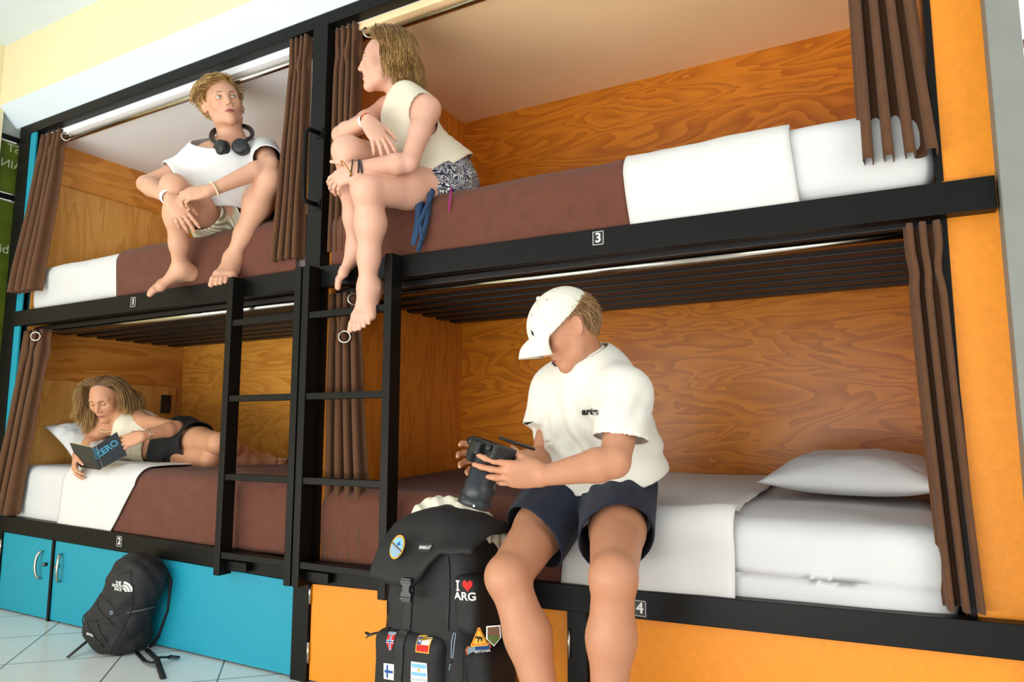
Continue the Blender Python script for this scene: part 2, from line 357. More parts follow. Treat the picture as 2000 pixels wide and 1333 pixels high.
locker(.246, 2.2, M['orange'], 'wide orange panel under bunk 4 at the right', None)
tubeobj('hinge', [(.19, -.006, .235), (.19, -.006, .315)], .005, M['steel'], FR, 8)

# ------------------------------------------------------------------ ladders and handle
def ladder(xa, xb, label):
    t = thing('bunk_ladder', ((xa+xb)/2, -.05, .35), label, 'ladder')
    for x in (xa, xb): boxobj('stile', (x-.016, x+.016, -.065, -.008, .335, 1.478), M['metal'], t, .002)
    for z in (.41, .70, .998, 1.293): boxobj('rung', (xa+.016, xb-.016, -.06, -.028, z-.012, z+.012), M['metal'], t, .002)
    boxobj('bracket', (xa+.016, xa+.12, -.03, -.005, .352, .385), M['metal'], t, .001)
    return t
ladder(-1.232, -.866, 'black steel ladder left of the centre post, up to bunk 1')
ladder(-.826, -.444, 'black steel ladder right of the centre post, up to bunk 3')
t = thing('grab_handle', (-.862, 0, 1.87), 'black steel grab handle on the centre post above the ladders', 'handle')
hp = [(-.846, 0, 2.015), (-.852, -.05, 2.015), (-.856, -.062, 2.0), (-.856, -.064, 1.87), (-.856, -.062, 1.745), (-.852, -.05, 1.73), (-.846, 0, 1.73)]
tubeobj('grip_bar', hp, .009, M['metal'], t, 10)
for z in (2.015, 1.73): boxobj('foot_plate', (-.862, -.83, -.004, 0, z-.02, z+.02), M['metal'], t, .001)

# ------------------------------------------------------------------ curtain rods
for (a, b_, z, l) in ((XL, C1, 2.405, 'upper left'), (C2, XR, 2.405, 'upper right'), (XL, C1, 1.375, 'lower left'), (C2, XR, 1.368, 'lower right')):
    t = thing('curtain_rod', ((a+b_)/2, .075, z), f'steel curtain rod across the {l} bunk opening', 'curtain rod')
    tubeobj('rod', [(a, .075, z), (b_, .075, z)], .0125, M['steel'], t, 14)
    for x in (a+.003, b_-.003):
        bm = bm_new(); tube(bm, [(x-.003, .075, z), (x+.003, .075, z)], .022, 16); obj('rod_flange', bm, M['steel'], t, True)
# ------------------------------------------------------------------ mattresses and bedding
def wr(p, a=.004, s=5):
    n = noise.noise_vector(Vector((p.x*s*.7, p.y*s, p.z*s*2.2)))
    return n*a
def mattress(name, x0, x1, z0, z1, label, slope=0, m='sheet2', sag=None):
    t = bm_new()
    def d(p):
        v = wr(p, .006, 4)+wr(p, .003, 11); v.y -= .004*max(0, math.sin(p.x*9+p.z*26+2*noise.noise(p*3)))*(1 if p.y < .1 else 0); v.z += slope*(p.y-.5)*(1 if p.z > (z0+z1)/2 else 0)
        if sag: v.z += sag(p)*(1 if p.z > (z0+z1)/2 else 0)
        return v
    rbox(t, (x0, .035, z0), (x1, .95, z1), .055, (90, 40, 14), d)
    o = obj(name, t, M[m], None, True); return tag(o, label, 'mattress')
def drape(name, xt, xb, zt, zb, m, label, cat, e=.006, y0=.035, yb=.94, r=.06, slope=0, sag=None, seed=0, amp=.005, curl=.0):
    """bedding lying on the top of a mattress and down its front: xt, xb = (x0, x1) on top / at the lower front edge"""
    prof = []
    for y in np.linspace(yb, y0+r, 26): prof.append((y, zt+e, 0.))
    for a in np.linspace(0, math.pi/2, 9)[1:]: prof.append((y0+r-(r+e)*math.sin(a), zt-r+(r+e)*math.cos(a), .3*a/(math.pi/2)*.3))
    H = zt-r-zb
    for q in np.linspace(0, 1, 12)[1:]: prof.append((y0-e, zt-r-H*q, .1+.9*q))
    nx = max(12, int((xt[1]-xt[0])/.02)); g = []; bm = bm_new()
    for (y, z, q) in prof:
        row = []
        for i in range(nx+1):
            s = i/nx; x = (xt[0]+(xt[1]-xt[0])*s)*(1-q)+(xb[0]+(xb[1]-xb[0])*s)*q
            p = Vector((x, y, z)); w = Vector((0, 0, 0))
            n = noise.noise_vector(Vector((x*4+seed, y*5, z*3)))*amp+noise.noise_vector(Vector((x*13+seed, y*9, z*5)))*amp*.6
            w += n; w.y = -abs(w.y) if q > 0 else w.y; w.z = abs(w.z) if q == 0 else w.z
            if q > .1 and curl: w.y -= curl*abs(noise.noise(Vector((x*9+seed, z*2, 3))))*q
            if q == 0: w.z += slope*(y-.5)
            if sag: w.z += sag(p)*(1-q)
            row.append(bm.verts.new(p+w))
        g.append(row)
    for a, b in zip(g, g[1:]):
        for i in range(nx): bm.faces.new((a[i], b[i], b[i+1], a[i+1]))
    o = obj(name, bm, M[m], None, True); md = o.modifiers.new('thickness', 'SOLIDIFY'); md.thickness = .004; md.offset = 1
    return tag(o, label, cat)
def lrsag(p):     # dip where the man in the cap sits
    return -.03*math.exp(-((p[0]-.28)/.22)**2-((p[1]-.06)/.2)**2)
mattress('mattress', -.795, 1.15, .392, .665, 'mattress of bunk 4 under a white fitted sheet, at lower right', .04, sag=lrsag)
drape('blanket', (-.79, .30), (-.79, .24), .665, .405, 'blanket', 'brown blanket on bunk 4 behind the large backpack', 'blanket', .007, slope=.04, sag=lrsag, seed=3, amp=.008)
drape('top_sheet', (.17, .655), (.155, .66), .668, .425, 'white', 'white folded top sheet on bunk 4 beside the man in the cap', 'sheet', .013, slope=.045, sag=lrsag, seed=9, amp=.010, curl=.012, y0=.03)
mattress('mattress', -2.89, -.96, .40, .695, 'mattress of bunk 2 under a white fitted sheet, beneath the reading woman')
drape('blanket', (-1.92, -.965), (-2.06, -.955), .695, .42, 'blanket', 'brown blanket on bunk 2 below the reading woman', 'blanket', .007, seed=13)
drape('top_sheet', (-2.42, -1.86), (-2.44, -2.03), .697, .425, 'white', 'white turned-down sheet on bunk 2 left of its brown blanket', 'sheet', .018, seed=21)
mattress('mattress', -2.89, -.97, 1.475, 1.722, 'mattress of bunk 1 under a white fitted sheet, below the man with headphones')
drape('blanket', (-2.14, -.985), (-2.12, -.965), 1.722, 1.49, 'blanket', 'brown blanket on bunk 1 below the man with headphones', 'blanket', .007, seed=33)
mattress('mattress', -.80, 1.165, 1.47, 1.70, 'mattress of bunk 3 under a white fitted sheet, at upper right')
drape('blanket', (-.79, .375), (-.79, .395), 1.70, 1.475, 'blanket', 'brown blanket on bunk 3 below the woman in the tank top', 'blanket', .007, seed=43)
drape('top_sheet', (.37, .835), (.392, .86), 1.703, 1.47, 'white', 'white folded sheet on bunk 3 between brown blanket and fitted sheet', 'sheet', .012, seed=51, amp=.007)

def pillow(name, c, sx, sy, h, rot, tilt, label, seed=0, amp=.008):
    bm = bm_new(); n = 40; T = {}; B = {}
    for i in range(n+1):
        for j in range(n+1):
            u = 2*i/n-1; v = 2*j/n-1
            pin = 1-.10*(1-abs(v)**2)*abs(u)**3*1.2; pin2 = 1-.12*(1-abs(u)**2)*abs(v)**3
            x = sx/2*u*pin; y = sy/2*v*pin2
            k = max(0, (1-abs(u)**2.6))**.62*max(0, (1-abs(v)**2.6))**.62
            nn = noise.noise(Vector((u*2.5+seed, v*2.5, seed)))*amp*2+noise.noise(Vector((u*7+seed, v*7, seed)))*amp
            edge = min(1, k*3)
            T[i, j] = bm.verts.new((x, y, h*.62*k+nn*edge+.002)); B[i, j] = T[i, j] if (i in (0, n) or j in (0, n)) else bm.verts.new((x, y, -h*.38*k-.001))
    for i in range(n):
        for j in range(n):
            bm.faces.new((T[i, j], T[i+1, j], T[i+1, j+1], T[i, j+1]))
            q = (B[i, j], B[i, j+1], B[i+1, j+1], B[i+1, j])
            bm.faces.new(q)
    bm.transform(Matrix.Translation(c) @ Matrix.Rotation(rot, 4, 'Z') @ Matrix.Rotation(tilt, 4, 'X'))
    o = obj(name, bm, M['sheet2'], None, True); return tag(o, label, 'pillow')
pillow('pillow', (.925, .56, .735), .50, .42, .125, -.1, .08, 'plump white pillow at the right end of bunk 4', 4, amp=.003)
pillow('pillow', (-2.60, .34, .80), .50, .44, .12, 1.45, .45, 'white pillow behind the reading woman on bunk 2', 8)

# ------------------------------------------------------------------ curtains
def curtain(xt, xb, zt, zb, yc, n, A, label, seed=0, ring=None, rodz=None, kink=.012, hem=0., yb=None):
    bm = bm_new(); cols = n*16; rows = 36; g = []
    rnd = random.Random(seed); ph = [rnd.uniform(-.5, .5) for _ in range(n+2)]; am = [rnd.uniform(.7, 1.15) for _ in range(n+2)]
    for j in range(rows+1):
        t = j/rows; z = zt+(zb-zt)*t; row = []
        x0 = xt[0]+(xb[0]-xt[0])*t**1.3; x1 = xt[1]+(xb[1]-xt[1])*t**1.3
        for i in range(cols+1):
            s = i/cols; f = s*n; k = int(min(f, n)); ax = am[k]*(1-(f-k))+am[min(k+1, n+1)]*(f-k)
            phs = 2*math.pi*f+ph[k % (n+1)]*.3*math.sin(t*3+k)
            a = A*ax*(.75+.35*t)
            y = yc+((yb-yc)*t if yb is not None else 0)+a*math.cos(phs)+.006*noise.noise(Vector((s*6+seed, t*3, seed)))
            x = x0+(x1-x0)*(s+.13/n*math.sin(2*phs))
            b = math.exp(-((t-.13)/.035)**2); y -= kink*b*math.cos(phs*.5); x += kink*b*.8*math.sin(k*1.7+1)
            row.append(bm.verts.new((x, y, z+hem*(s-.5)*t+.002*math.sin(phs)*t)))
        g.append(row)
    for a, b in zip(g, g[1:]):
        for i in range(cols): bm.faces.new((a[i], b[i], b[i+1], a[i+1]))
    t = thing('curtain', ((xt[0]+xt[1])/2, yc, zt), label, 'curtain')
    o = obj('cloth', bm, M['curtain'], t, True); md = o.modifiers.new('thickness', 'SOLIDIFY'); md.thickness = .0018
    if ring:
        for r in ring:
            bm = bm_new(); torus(bm, r[:3], r[3], .021, .0045); obj('eyelet', bm, M['steel'], t, True)
    return t
curtain((-2.925, -2.72), (-2.96, -2.725), 2.452, 1.578, .050, 4, .028, 'brown curtain drawn to the upper left end of bunk 1 with a silver eyelet', 1, yb=-.022, ring=[(-2.705, .052, 2.408, (.8, -.6, 0))])
curtain((-1.04, -.935), (-1.10, -.945), 2.456, 1.538, .018, 4, .022, 'brown pleated curtain beside the centre post, at the right end of bunk 1', 2)
curtain((-.818, -.70), (-.815, -.69), 2.452, 1.545, .04, 4, .024, 'brown pleated curtain behind the woman in the tank top, right of the centre post', 3, ring=[(-.668, .062, 2.412, (.8, -.6, 0))])
curtain((1.0, 1.125), (1.0, 1.185), 2.452, 1.550, .010, 4, .030, 'brown curtain at the right end of bunk 3, hem hanging over the sheet', 4)
curtain((-2.93, -2.715), (-2.97, -2.765), 1.385, .462, .045, 3, .024, 'brown curtain at the left end of bunk 2, hanging over the leftmost locker', 5, yb=-.02, ring=[(-2.75, .008, 1.345, (.7, -.7, 0))])
curtain((-.955, -.91), (-.955, -.91), 1.385, .455, .045, 2, .016, 'narrow brown curtain at the right end of bunk 2 behind the ladder', 6)
curtain((-.81, -.67), (-.80, -.585), 1.385, .405, .045, 4, .028, 'brown curtain at the left end of bunk 4 behind the ladder', 7, ring=[(-.676, .03, 1.355, (.7, -.7, 0)), (-.70, .012, 1.215, (.5, -.85, 0))])
curtain((1.088, 1.172), (1.115, 1.203), 1.378, .478, .014, 3, .029, 'brown curtain at the right end of bunk 4 beside the orange strip', 8, kink=.008)
# ------------------------------------------------------------------ smooth body surfaces: blended tapered limbs turned into ONE mesh
A = lambda *p: np.array(p, float)
def nrm(v): v = np.array(v, float); return v/(np.linalg.norm(v)+1e-12)
class Body:
    def __init__(s): s.p = []
    def cone(s, a, b, ra, rb, k=.02, op='+', flat=None):
        """tapered capsule; flat=(direction, factor) squashes the section along a direction"""
        s.p.append(('c', np.array(a, float), np.array(b, float), ra, rb, k, op, flat)); return s
    def chain(s, pts, rs, k=.02, flat=None):
        for i in range(len(pts)-1): s.cone(pts[i], pts[i+1], rs[i], rs[i+1], k, '+', flat)
        return s
    def ell(s, c, R, rad, k=.02, op='+'):
        """ellipsoid; R rows are its axes"""
        s.p.append(('e', np.array(c, float), np.array(R, float), np.array(rad, float), None, k, op, None)); return s
    def sph(s, c, r, k=.02, op='+'): return s.cone(c, A(*c)+A(0, 0, 1e-4), r, r, k, op)
    def cut(s, c, n, k=.002):
        """keep the side towards n"""
        s.p.append(('p', np.array(c, float), nrm(n), 0, 0, k, 'i', None)); return s
def _d(pr, X, Y, Z):
    t = pr[0]
    if t == 'c':
        a, b, ra, rb, flat = pr[1], pr[2], pr[3], pr[4], pr[7]
        ba = b-a; L2 = max(ba@ba, 1e-9); px, py, pz = X-a[0], Y-a[1], Z-a[2]
        h = np.clip((px*ba[0]+py*ba[1]+pz*ba[2])/L2, 0, 1)
        qx, qy, qz = px-ba[0]*h, py-ba[1]*h, pz-ba[2]*h
        r = ra+(rb-ra)*h
        if flat:
            n = nrm(flat[0]); f = flat[1]; dn = qx*n[0]+qy*n[1]+qz*n[2]
            q = np.sqrt(np.maximum(qx*qx+qy*qy+qz*qz-dn*dn, 0)+(dn/f)**2)
            return (q-r)*(f if f < 1 else 1)*1.0 if f < 1 else (q-r)
        return np.sqrt(qx*qx+qy*qy+qz*qz)-r
    if t == 'e':
        c, R, rad = pr[1], pr[2], pr[3]; px, py, pz = X-c[0], Y-c[1], Z-c[2]; q = []
        u = [(px*R[i][0]+py*R[i][1]+pz*R[i][2])/rad[i] for i in range(3)]
        k0 = np.sqrt(u[0]**2+u[1]**2+u[2]**2); k1 = np.sqrt((u[0]/rad[0])**2+(u[1]/rad[1])**2+(u[2]/rad[2])**2)+1e-9
        return k0*(k0-1)/k1
    if t == 'p': return -((X-pr[1][0])*pr[2][0]+(Y-pr[1][1])*pr[2][1]+(Z-pr[1][2])*pr[2][2])
def _bb(pr):
    if pr[0] == 'c':
        m = max(pr[3], pr[4])*(max(1, pr[7][1]) if pr[7] else 1); return np.minimum(pr[1], pr[2])-m, np.maximum(pr[1], pr[2])+m
    m = max(pr[3]); return pr[1]-m, pr[1]+m
def smin(a, b, k):
    if k <= 0: return np.minimum(a, b)
    h = np.maximum(k-np.abs(a-b), 0)/k; return np.minimum(a, b)-h*h*k*.25
def smax(a, b, k): return -smin(-a, -b, k)
def field(body, lo, hi, vox, inflate=0., skip=None):
    n = np.ceil((hi-lo)/vox).astype(int)+1; F = np.full(n, .12, np.float32)
    ax = [lo[i]+np.arange(n[i])*vox for i in range(3)]
    for pr in body.p:
        if pr[0] == 'p':
            X, Y, Z = np.meshgrid(ax[0], ax[1], ax[2], indexing='ij', sparse=True); F = smax(F, (_d(pr, X, Y, Z)).astype(np.float32), pr[5]); continue
        a, b = _bb(pr); pad = inflate+pr[5]+vox*3+.012
        i0 = np.maximum(np.floor((a-pad-lo)/vox).astype(int), 0); i1 = np.minimum(np.ceil((b+pad-lo)/vox).astype(int)+1, n)
        if (i1 <= i0).any(): continue
        X, Y, Z = np.meshgrid(*[ax[i][i0[i]:i1[i]] for i in range(3)], indexing='ij', sparse=True)
        d = (_d(pr, X, Y, Z)-inflate*(1 if pr[6] == '+' else 0)).astype(np.float32)
        sl = tuple(slice(i0[i], i1[i]) for i in range(3))
        if pr[6] == '+': F[sl] = smin(F[sl], d, pr[5])
        elif pr[6] == '-': F[sl] = smax(F[sl], -d, pr[5])
    return F, ax
def bounds(body, pad=.03):
    bb = [_bb(p) for p in body.p if p[0] != 'p' and p[6] == '+']; return np.min([b[0] for b in bb], 0)-pad, np.max([b[1] for b in bb], 0)+pad
def nets(F, lo, vox):
    """surface nets: vertices (n,3) and quads (m,4)"""
    S = F < 0; n = F.shape
    cnt = np.zeros((n[0]-1, n[1]-1, n[2]-1), np.uint8)
    for i in (0, 1):
        for j in (0, 1):
            for k in (0, 1): cnt += S[i:n[0]-1+i, j:n[1]-1+j, k:n[2]-1+k]
    act = np.argwhere((cnt > 0) & (cnt < 8)); idx = np.full(cnt.shape, -1, np.int32); idx[tuple(act.T)] = np.arange(len(act))
    P = np.zeros((len(act), 3)); W = np.zeros(len(act)); I, J, K = act.T
    cs = [(i, j, k) for i in (0, 1) for j in (0, 1) for k in (0, 1)]
    for a in range(8):
        for b in range(a+1, 8):
            ca, cb = cs[a], cs[b]
            if sum(abs(ca[q]-cb[q]) for q in range(3)) != 1: continue
            fa = F[I+ca[0], J+ca[1], K+ca[2]]; fb = F[I+cb[0], J+cb[1], K+cb[2]]; m = (fa < 0) != (fb < 0)
            t = np.where(m, fa/(fa-fb+1e-12), 0)
            for q in range(3): P[:, q] += np.where(m, ca[q]+(cb[q]-ca[q])*t, 0)
            W += m
    P = P/W[:, None]+act; V = lo+P*vox; Q = []
    for ax in range(3):
        sl0 = [slice(None)]*3; sl1 = [slice(None)]*3; sl0[ax] = slice(0, -1); sl1[ax] = slice(1, None)
        e = np.argwhere(S[tuple(sl0)] != S[tuple(sl1)]); o1, o2 = [q for q in range(3) if q != ax]
        e = e[(e[:, o1] > 0) & (e[:, o2] > 0) & (e[:, o1] < n[o1]-1) & (e[:, o2] < n[o2]-1)]
        c = []
        for d1, d2 in ((-1, -1), (0, -1), (0, 0), (-1, 0)):
            t = e.copy(); t[:, o1] += d1; t[:, o2] += d2; c.append(idx[tuple(t.T)])
        q = np.stack(c, 1); inside = S[tuple(e.T)]; flip = inside if ax != 1 else ~inside
        q[~flip] = q[~flip][:, ::-1]; Q.append(q)
    return V, np.concatenate(Q)
def to_mesh(name, V, Q, m, parent=None, relax=1):
    me = bpy.data.meshes.new(name); me.vertices.add(len(V)); me.loops.add(Q.size); me.polygons.add(len(Q))
    if relax:
        E = np.concatenate([Q[:, [0, 1]], Q[:, [1, 2]], Q[:, [2, 3]], Q[:, [3, 0]]])
        for _ in range(relax):
            s = np.zeros_like(V); c = np.zeros(len(V))
            for q in range(3): s[:, q] = np.bincount(E[:, 0], V[E[:, 1], q], len(V))+np.bincount(E[:, 1], V[E[:, 0], q], len(V))
            c = np.bincount(E[:, 0], minlength=len(V))+np.bincount(E[:, 1], minlength=len(V)); V = V*.45+s/c[:, None]*.55
    me.vertices.foreach_set('co', V.astype(np.float32).ravel()); me.loops.foreach_set('vertex_index', Q.astype(np.int32).ravel())
    me.polygons.foreach_set('loop_start', np.arange(0, Q.size, 4, dtype=np.int32)); me.polygons.foreach_set('loop_total', np.full(len(Q), 4, np.int32))
    me.update(calc_edges=True); me.polygons.foreach_set('use_smooth', [True]*len(Q)); me.validate()
    o = bpy.data.objects.new(name, me); COL.objects.link(o); me.materials.append(m)
    if parent is not None: o.parent = parent; o.matrix_parent_inverse = parent.matrix_world.inverted()
    return o
VOX = .0036
def surf(name, body, m, parent=None, vox=None, relax=1, extra=None):
    vox = vox or VOX; lo, hi = bounds(body); F, ax = field(body, lo, hi, vox)
    if extra: F = extra(F, ax)
    V, Q = nets(F, lo, vox); return to_mesh(name, V, Q, m, parent, relax)
def vnoise(P, s, seed=0):
    return np.array([noise.noise(Vector((p[0]*s+seed, p[1]*s, p[2]*s))) for p in P])
def cloth(name, parts, m, parent, thick=.003, vox=.0042, folds=(), relax=2, k=.03, holes=()):
    """garment: sheet round the parts [(body, [(point, keep-side normal), ...])], each part open where its own planes cut it.
    folds = (centre, direction, wavelength, amplitude, radius)"""
    bs = [bounds(p[0]) for p in parts]; lo = np.min([b[0] for b in bs], 0); hi = np.max([b[1] for b in bs], 0); out = full = None
    for body, clips in parts:
        F, ax = field(body, lo, hi, vox); X, Y, Z = np.meshgrid(*ax, indexing='ij', sparse=True)
        for (c, d, wl, amp, rad) in folds:
            d = nrm(d); c = np.array(c, float); e = nrm(np.cross(d, A(.31, .5, .8)))
            u = (X-c[0])*d[0]+(Y-c[1])*d[1]+(Z-c[2])*d[2]; w = (X-c[0])*e[0]+(Y-c[1])*e[1]+(Z-c[2])*e[2]
            r2 = ((X-c[0])**2+(Y-c[1])**2+(Z-c[2])**2)/rad**2
            F = F-(amp*np.sin(2*math.pi*u/wl+1.1*np.sin(w/rad*2.1+wl*90)+.8*np.sin(w/rad*4.3))*np.exp(-r2*1.5)).astype(np.float32)
        o = F
        for (c, n) in clips:
            n = nrm(n); o = np.maximum(o, -((X-c[0])*n[0]+(Y-c[1])*n[1]+(Z-c[2])*n[2]).astype(np.float32))
        out = o if out is None else smin(out, o, k); full = F if full is None else smin(full, F, k)
    for (c, r) in holes: out = np.maximum(out, (r-np.sqrt((X-c[0])**2+(Y-c[1])**2+(Z-c[2])**2)).astype(np.float32))
    V, Q = nets(out, lo, vox)
    t = (V-lo)/vox; g = np.clip(np.floor(t).astype(int), 0, np.array(full.shape)-2); t = t-g; h = 0
    for i in (0, 1):
        for j in (0, 1):
            for q in (0, 1): h = h+full[g[:, 0]+i, g[:, 1]+j, g[:, 2]+q]*np.abs(1-i-t[:, 0])*np.abs(1-j-t[:, 1])*np.abs(1-q-t[:, 2])
    pd = np.full(len(V), 9.)
    for body, clips in parts:
        for (c, n) in clips: pd = np.minimum(pd, np.abs((V-np.array(c, float))@nrm(n)))
    for (c, r) in holes: pd = np.minimum(pd, np.abs(np.linalg.norm(V-np.array(c, float), axis=1)-r)-vox*.1)
    cap_ = (pd < vox*.12) & (h < -vox*.35)
    E_ = np.concatenate([Q[:, [0, 1]], Q[:, [1, 2]], Q[:, [2, 3]], Q[:, [3, 0]]]); V0 = V.copy()
    for _ in range(relax):
        s_ = np.zeros_like(V); c_ = np.bincount(E_[:, 0], minlength=len(V))+np.bincount(E_[:, 1], minlength=len(V))
        for q in range(3): s_[:, q] = np.bincount(E_[:, 0], V[E_[:, 1], q], len(V))+np.bincount(E_[:, 1], V[E_[:, 0], q], len(V))
        V = V*.45+s_/np.maximum(c_, 1)[:, None]*.55
    Q = Q[~(cap_[Q].sum(1) >= 1)]; use = np.unique(Q); mp = np.full(len(V), -1); mp[use] = np.arange(len(use))
    E_ = np.sort(np.concatenate([Q[:, [0, 1]], Q[:, [1, 2]], Q[:, [2, 3]], Q[:, [3, 0]]]), 1); key = E_[:, 0].astype(np.int64)*len(V)+E_[:, 1]; uk, ct = np.unique(key, return_counts=True); bk_ = uk[ct == 1]; e0, e1 = bk_//len(V), bk_ % len(V)
    for _ in range(60):      # even out the hems
        s_ = np.zeros_like(V); c_ = np.bincount(e0, minlength=len(V))+np.bincount(e1, minlength=len(V))
        for q in range(3): s_[:, q] = np.bincount(e0, V[e1, q], len(V))+np.bincount(e1, V[e0, q], len(V))
        b_ = c_ > 0; V[b_] = V[b_]*.5+s_[b_]/c_[b_, None]*.5
    o = to_mesh(name, V[use], mp[Q], m, parent, 0)
    md = o.modifiers.new('thickness', 'SOLIDIFY'); md.thickness = thick; md.offset = 1; return o

# ------------------------------------------------------------------ anatomy
def head_frame(fwd, up):
    f = nrm(fwd); u = nrm(np.array(up)-f*(np.array(up)@f)); l = np.cross(u, f); return f, l, u     # l = the person's left
def head(B, c, fwd, up, s=1., female=False, neck_to=None, nr=.052):
    f, l, u = head_frame(fwd, up); c = np.array(c, float); q = .90 if female else .93
    def p(a, b, d): return c+s*(f*a+l*b+u*d)
    R = [f, l, u]
    B.ell(p(-.014, 0, .028), R, A(.098, .076, .087)*s, .02)
    B.ell(p(.030, 0, -.012), R, A(.064, .062*q, .085)*s, .03)
    B.ell(p(.022, 0, -.050), R, A(.058, .052*q, .055)*s, .03)
    for e in (-1, 1):
        B.cone(p(.004, e*.052*q, -.045), p(.020, e*.046*q, -.078), .017*s, .014*s, .03)
        B.cone(p(.020, e*.046*q, -.078), p(.066, e*.012, -.102), .014*s, .013*s, .025)
        B.sph(p(.058, e*.040, -.024), .022*s, .025)
        B.cone(p(.083, e*.012, .020), p(.070, e*.046, .018), .0085*s, .007*s, .014)
        B.ell(p(.0905, e*.0315, .001), R, A(.013, .0175, .0125)*s, .012, '-')
        B.ell(p(.0740, e*.0315, .0005), R, A(.0118, .0150, .0118)*s, .003)
        # ear: plate, rolled rim, hollow, lobe
        R2 = [nrm(f*.92-l*e*.38), nrm(l*e*.92+f*.38), nrm(u-f*.1)]; c0 = p(-.014, e*.081, -.006)
        B.ell(c0, R2, A(.0165, .006, .029)*s, .007)
        rim = [c0+s*(R2[0]*x_+R2[1]*.004+R2[2]*z_) for x_, z_ in ((.010, -.004), (.013, .012), (.006, .026), (-.006, .029), (-.016, .020), (-.017, .004), (-.012, -.012), (-.004, -.024), (.006, -.029))]
        B.chain(rim, [.0032*s, .0036*s, .0038*s, .004*s, .004*s, .0038*s, .0038*s, .0048*s, .0045*s], .003)
        B.ell(c0+s*(R2[1]*.0065+R2[0]*.002-R2[2]*.001), R2, A(.0085, .005, .016)*s, .003, '-')
    B.sph(p(.074, 0, -.103), .015*s, .022)
    B.chain([p(.086, 0, .012), p(.096, 0, -.012), p(.1085, 0, -.034)], [.0075*s, .0085*s, .0095*s], .010)
    for e in (-1, 1): B.sph(p(.097, e*.0115, -.038), .0078*s, .007); B.sph(p(.1035, e*.006, -.0465), .003*s, .003, '-')
    B.ell(p(.078, 0, -.064), R, A(.0165, .025, .019)*s, .012)
    B.cone(p(.0905, -.008, -.0635), p(.0905, .008, -.0635), .0042*s, .0042*s, .006); B.cone(p(.0890, -.007, -.0735), p(.0890, .007, -.0735), .0052*s, .0052*s, .006)
    for e in (-1, 1): B.cone(p(.0905, e*.008, -.0635), p(.082, e*.024, -.0680), .0042*s, .0022*s, .005); B.cone(p(.0890, e*.007, -.0735), p(.082, e*.022, -.0695), .005*s, .0025*s, .005)
    B.cone(p(.097, -.019, -.0685), p(.097, .019, -.0685), .0024*s, .0024*s, .003, '-')
    if neck_to is not None:
        n = np.array(neck_to, float); B.cone(p(-.020, 0, -.045), n, nr*s, (nr+.008)*s, .03)
    return p, (f, l, u)
def eyes(t, p, fr, gaze, s=1., iris='#4c6f86', sk=None, up=20, lo=24):
    f, l, u = fr; g = nrm(gaze); r0 = .0112
    for e in (-1, 1):
        c = p(.0775, e*.0315, .0005); bm = bm_new(); bmesh.ops.create_uvsphere(bm, u_segments=24, v_segments=16, radius=r0*s)
        bm.transform(Matrix.Translation(Vector(c))); ob = obj('eyeball', bm, M['eye'], t, True)
        d = nrm(g*.62+f*.75)
        for (r, off, m_) in ((.0056, .0098, iris), (.0026, .0106, '#0c0c0c')):
            bm = bm_new(); bmesh.ops.create_uvsphere(bm, u_segments=16, v_segments=8, radius=r*s)
            bmesh.ops.scale(bm, vec=(1, 1, .28), verts=bm.verts); mt = Vector(d).to_track_quat('Z', 'Y').to_matrix().to_4x4(); mt.translation = Vector(c+d*off*s); bm.transform(mt)
            obj('iris' if r > .004 else 'pupil', bm, mat('iris_tone', m_, .2), ob, True)
        if sk:
            bm = bm_new()
            for sg, lim in ((1, up), (-1, lo)):
                g_ = []
                for i in range(17):
                    az = math.radians(-85+170*i/16); e0 = math.radians(lim)*max(.12, math.cos(az))**.7; row = []
                    for j in range(7):
                        el = e0+(math.pi/2-e0)*j/6; R_ = (r0+.0011+(.0008 if j == 0 else 0))*s; row.append(bm.verts.new(Vector(c+R_*(f*math.cos(el)*math.cos(az)+l*math.cos(el)*math.sin(az)+u*sg*math.sin(el)))))
                    g_.append(row)
                for a_, b_ in zip(g_, g_[1:]):
                    for j in range(6): bm.faces.new((a_[j], a_[j+1], b_[j+1], b_[j]))
            o = obj('eyelids', bm, sk, t, True); md = o.modifiers.new('t', 'SOLIDIFY'); md.thickness = .0009; md.offset = 1
            bm = bm_new(); pts = [c+(r0+.0020)*s*(f*math.cos(el)*math.cos(az)+l*math.cos(el)*math.sin(az)+u*math.sin(el)) for az in np.linspace(-1.3, 1.3, 12) for el in [math.radians(up)*max(.12, math.cos(az))**.7]]
            tube(bm, pts, .0007, 5); obj('eyelashes', bm, mat('lash_brown', '#5a3d28', .8), t, True)
def lips(t, p, s=1., col='#b9625c', part=0.):
    m = mat('lip_tone', col, .4, 0, .05, 60)
    up = [p(.0865, .0235, -.0680), p(.0930, .0125, -.0655), p(.0960, .0045, -.0634), p(.0955, 0, -.0643), p(.0960, -.0045, -.0634), p(.0930, -.0125, -.0655), p(.0865, -.0235, -.0680)]
    lo = [p(.0855, .0215, -.0690), p(.0915, .0120, -.0722-part), p(.0940, 0, -.0736-part), p(.0915, -.0120, -.0722-part), p(.0855, -.0215, -.0690)]
    tubeobj('upper_lip', up, [.0014*s, .0030*s, .0034*s, .0032*s, .0034*s, .0030*s, .0014*s], m, t, 10, .9); tubeobj('lower_lip', lo, [.0014*s, .0040*s, .0046*s, .0040*s, .0014*s], m, t, 10, .9)
    tubeobj('mouth_line', [p(.0880, .0225, -.0685), p(.0962, .010, -.0687-part*.4), p(.0985, 0, -.0688-part*.4), p(.0962, -.010, -.0687-part*.4), p(.0880, -.0225, -.0685)], [.0006*s]+[(.0010+part*.5)*s]*3+[.0006*s], mat('mouth_shadow', '#5a2622', .6), t, 6)
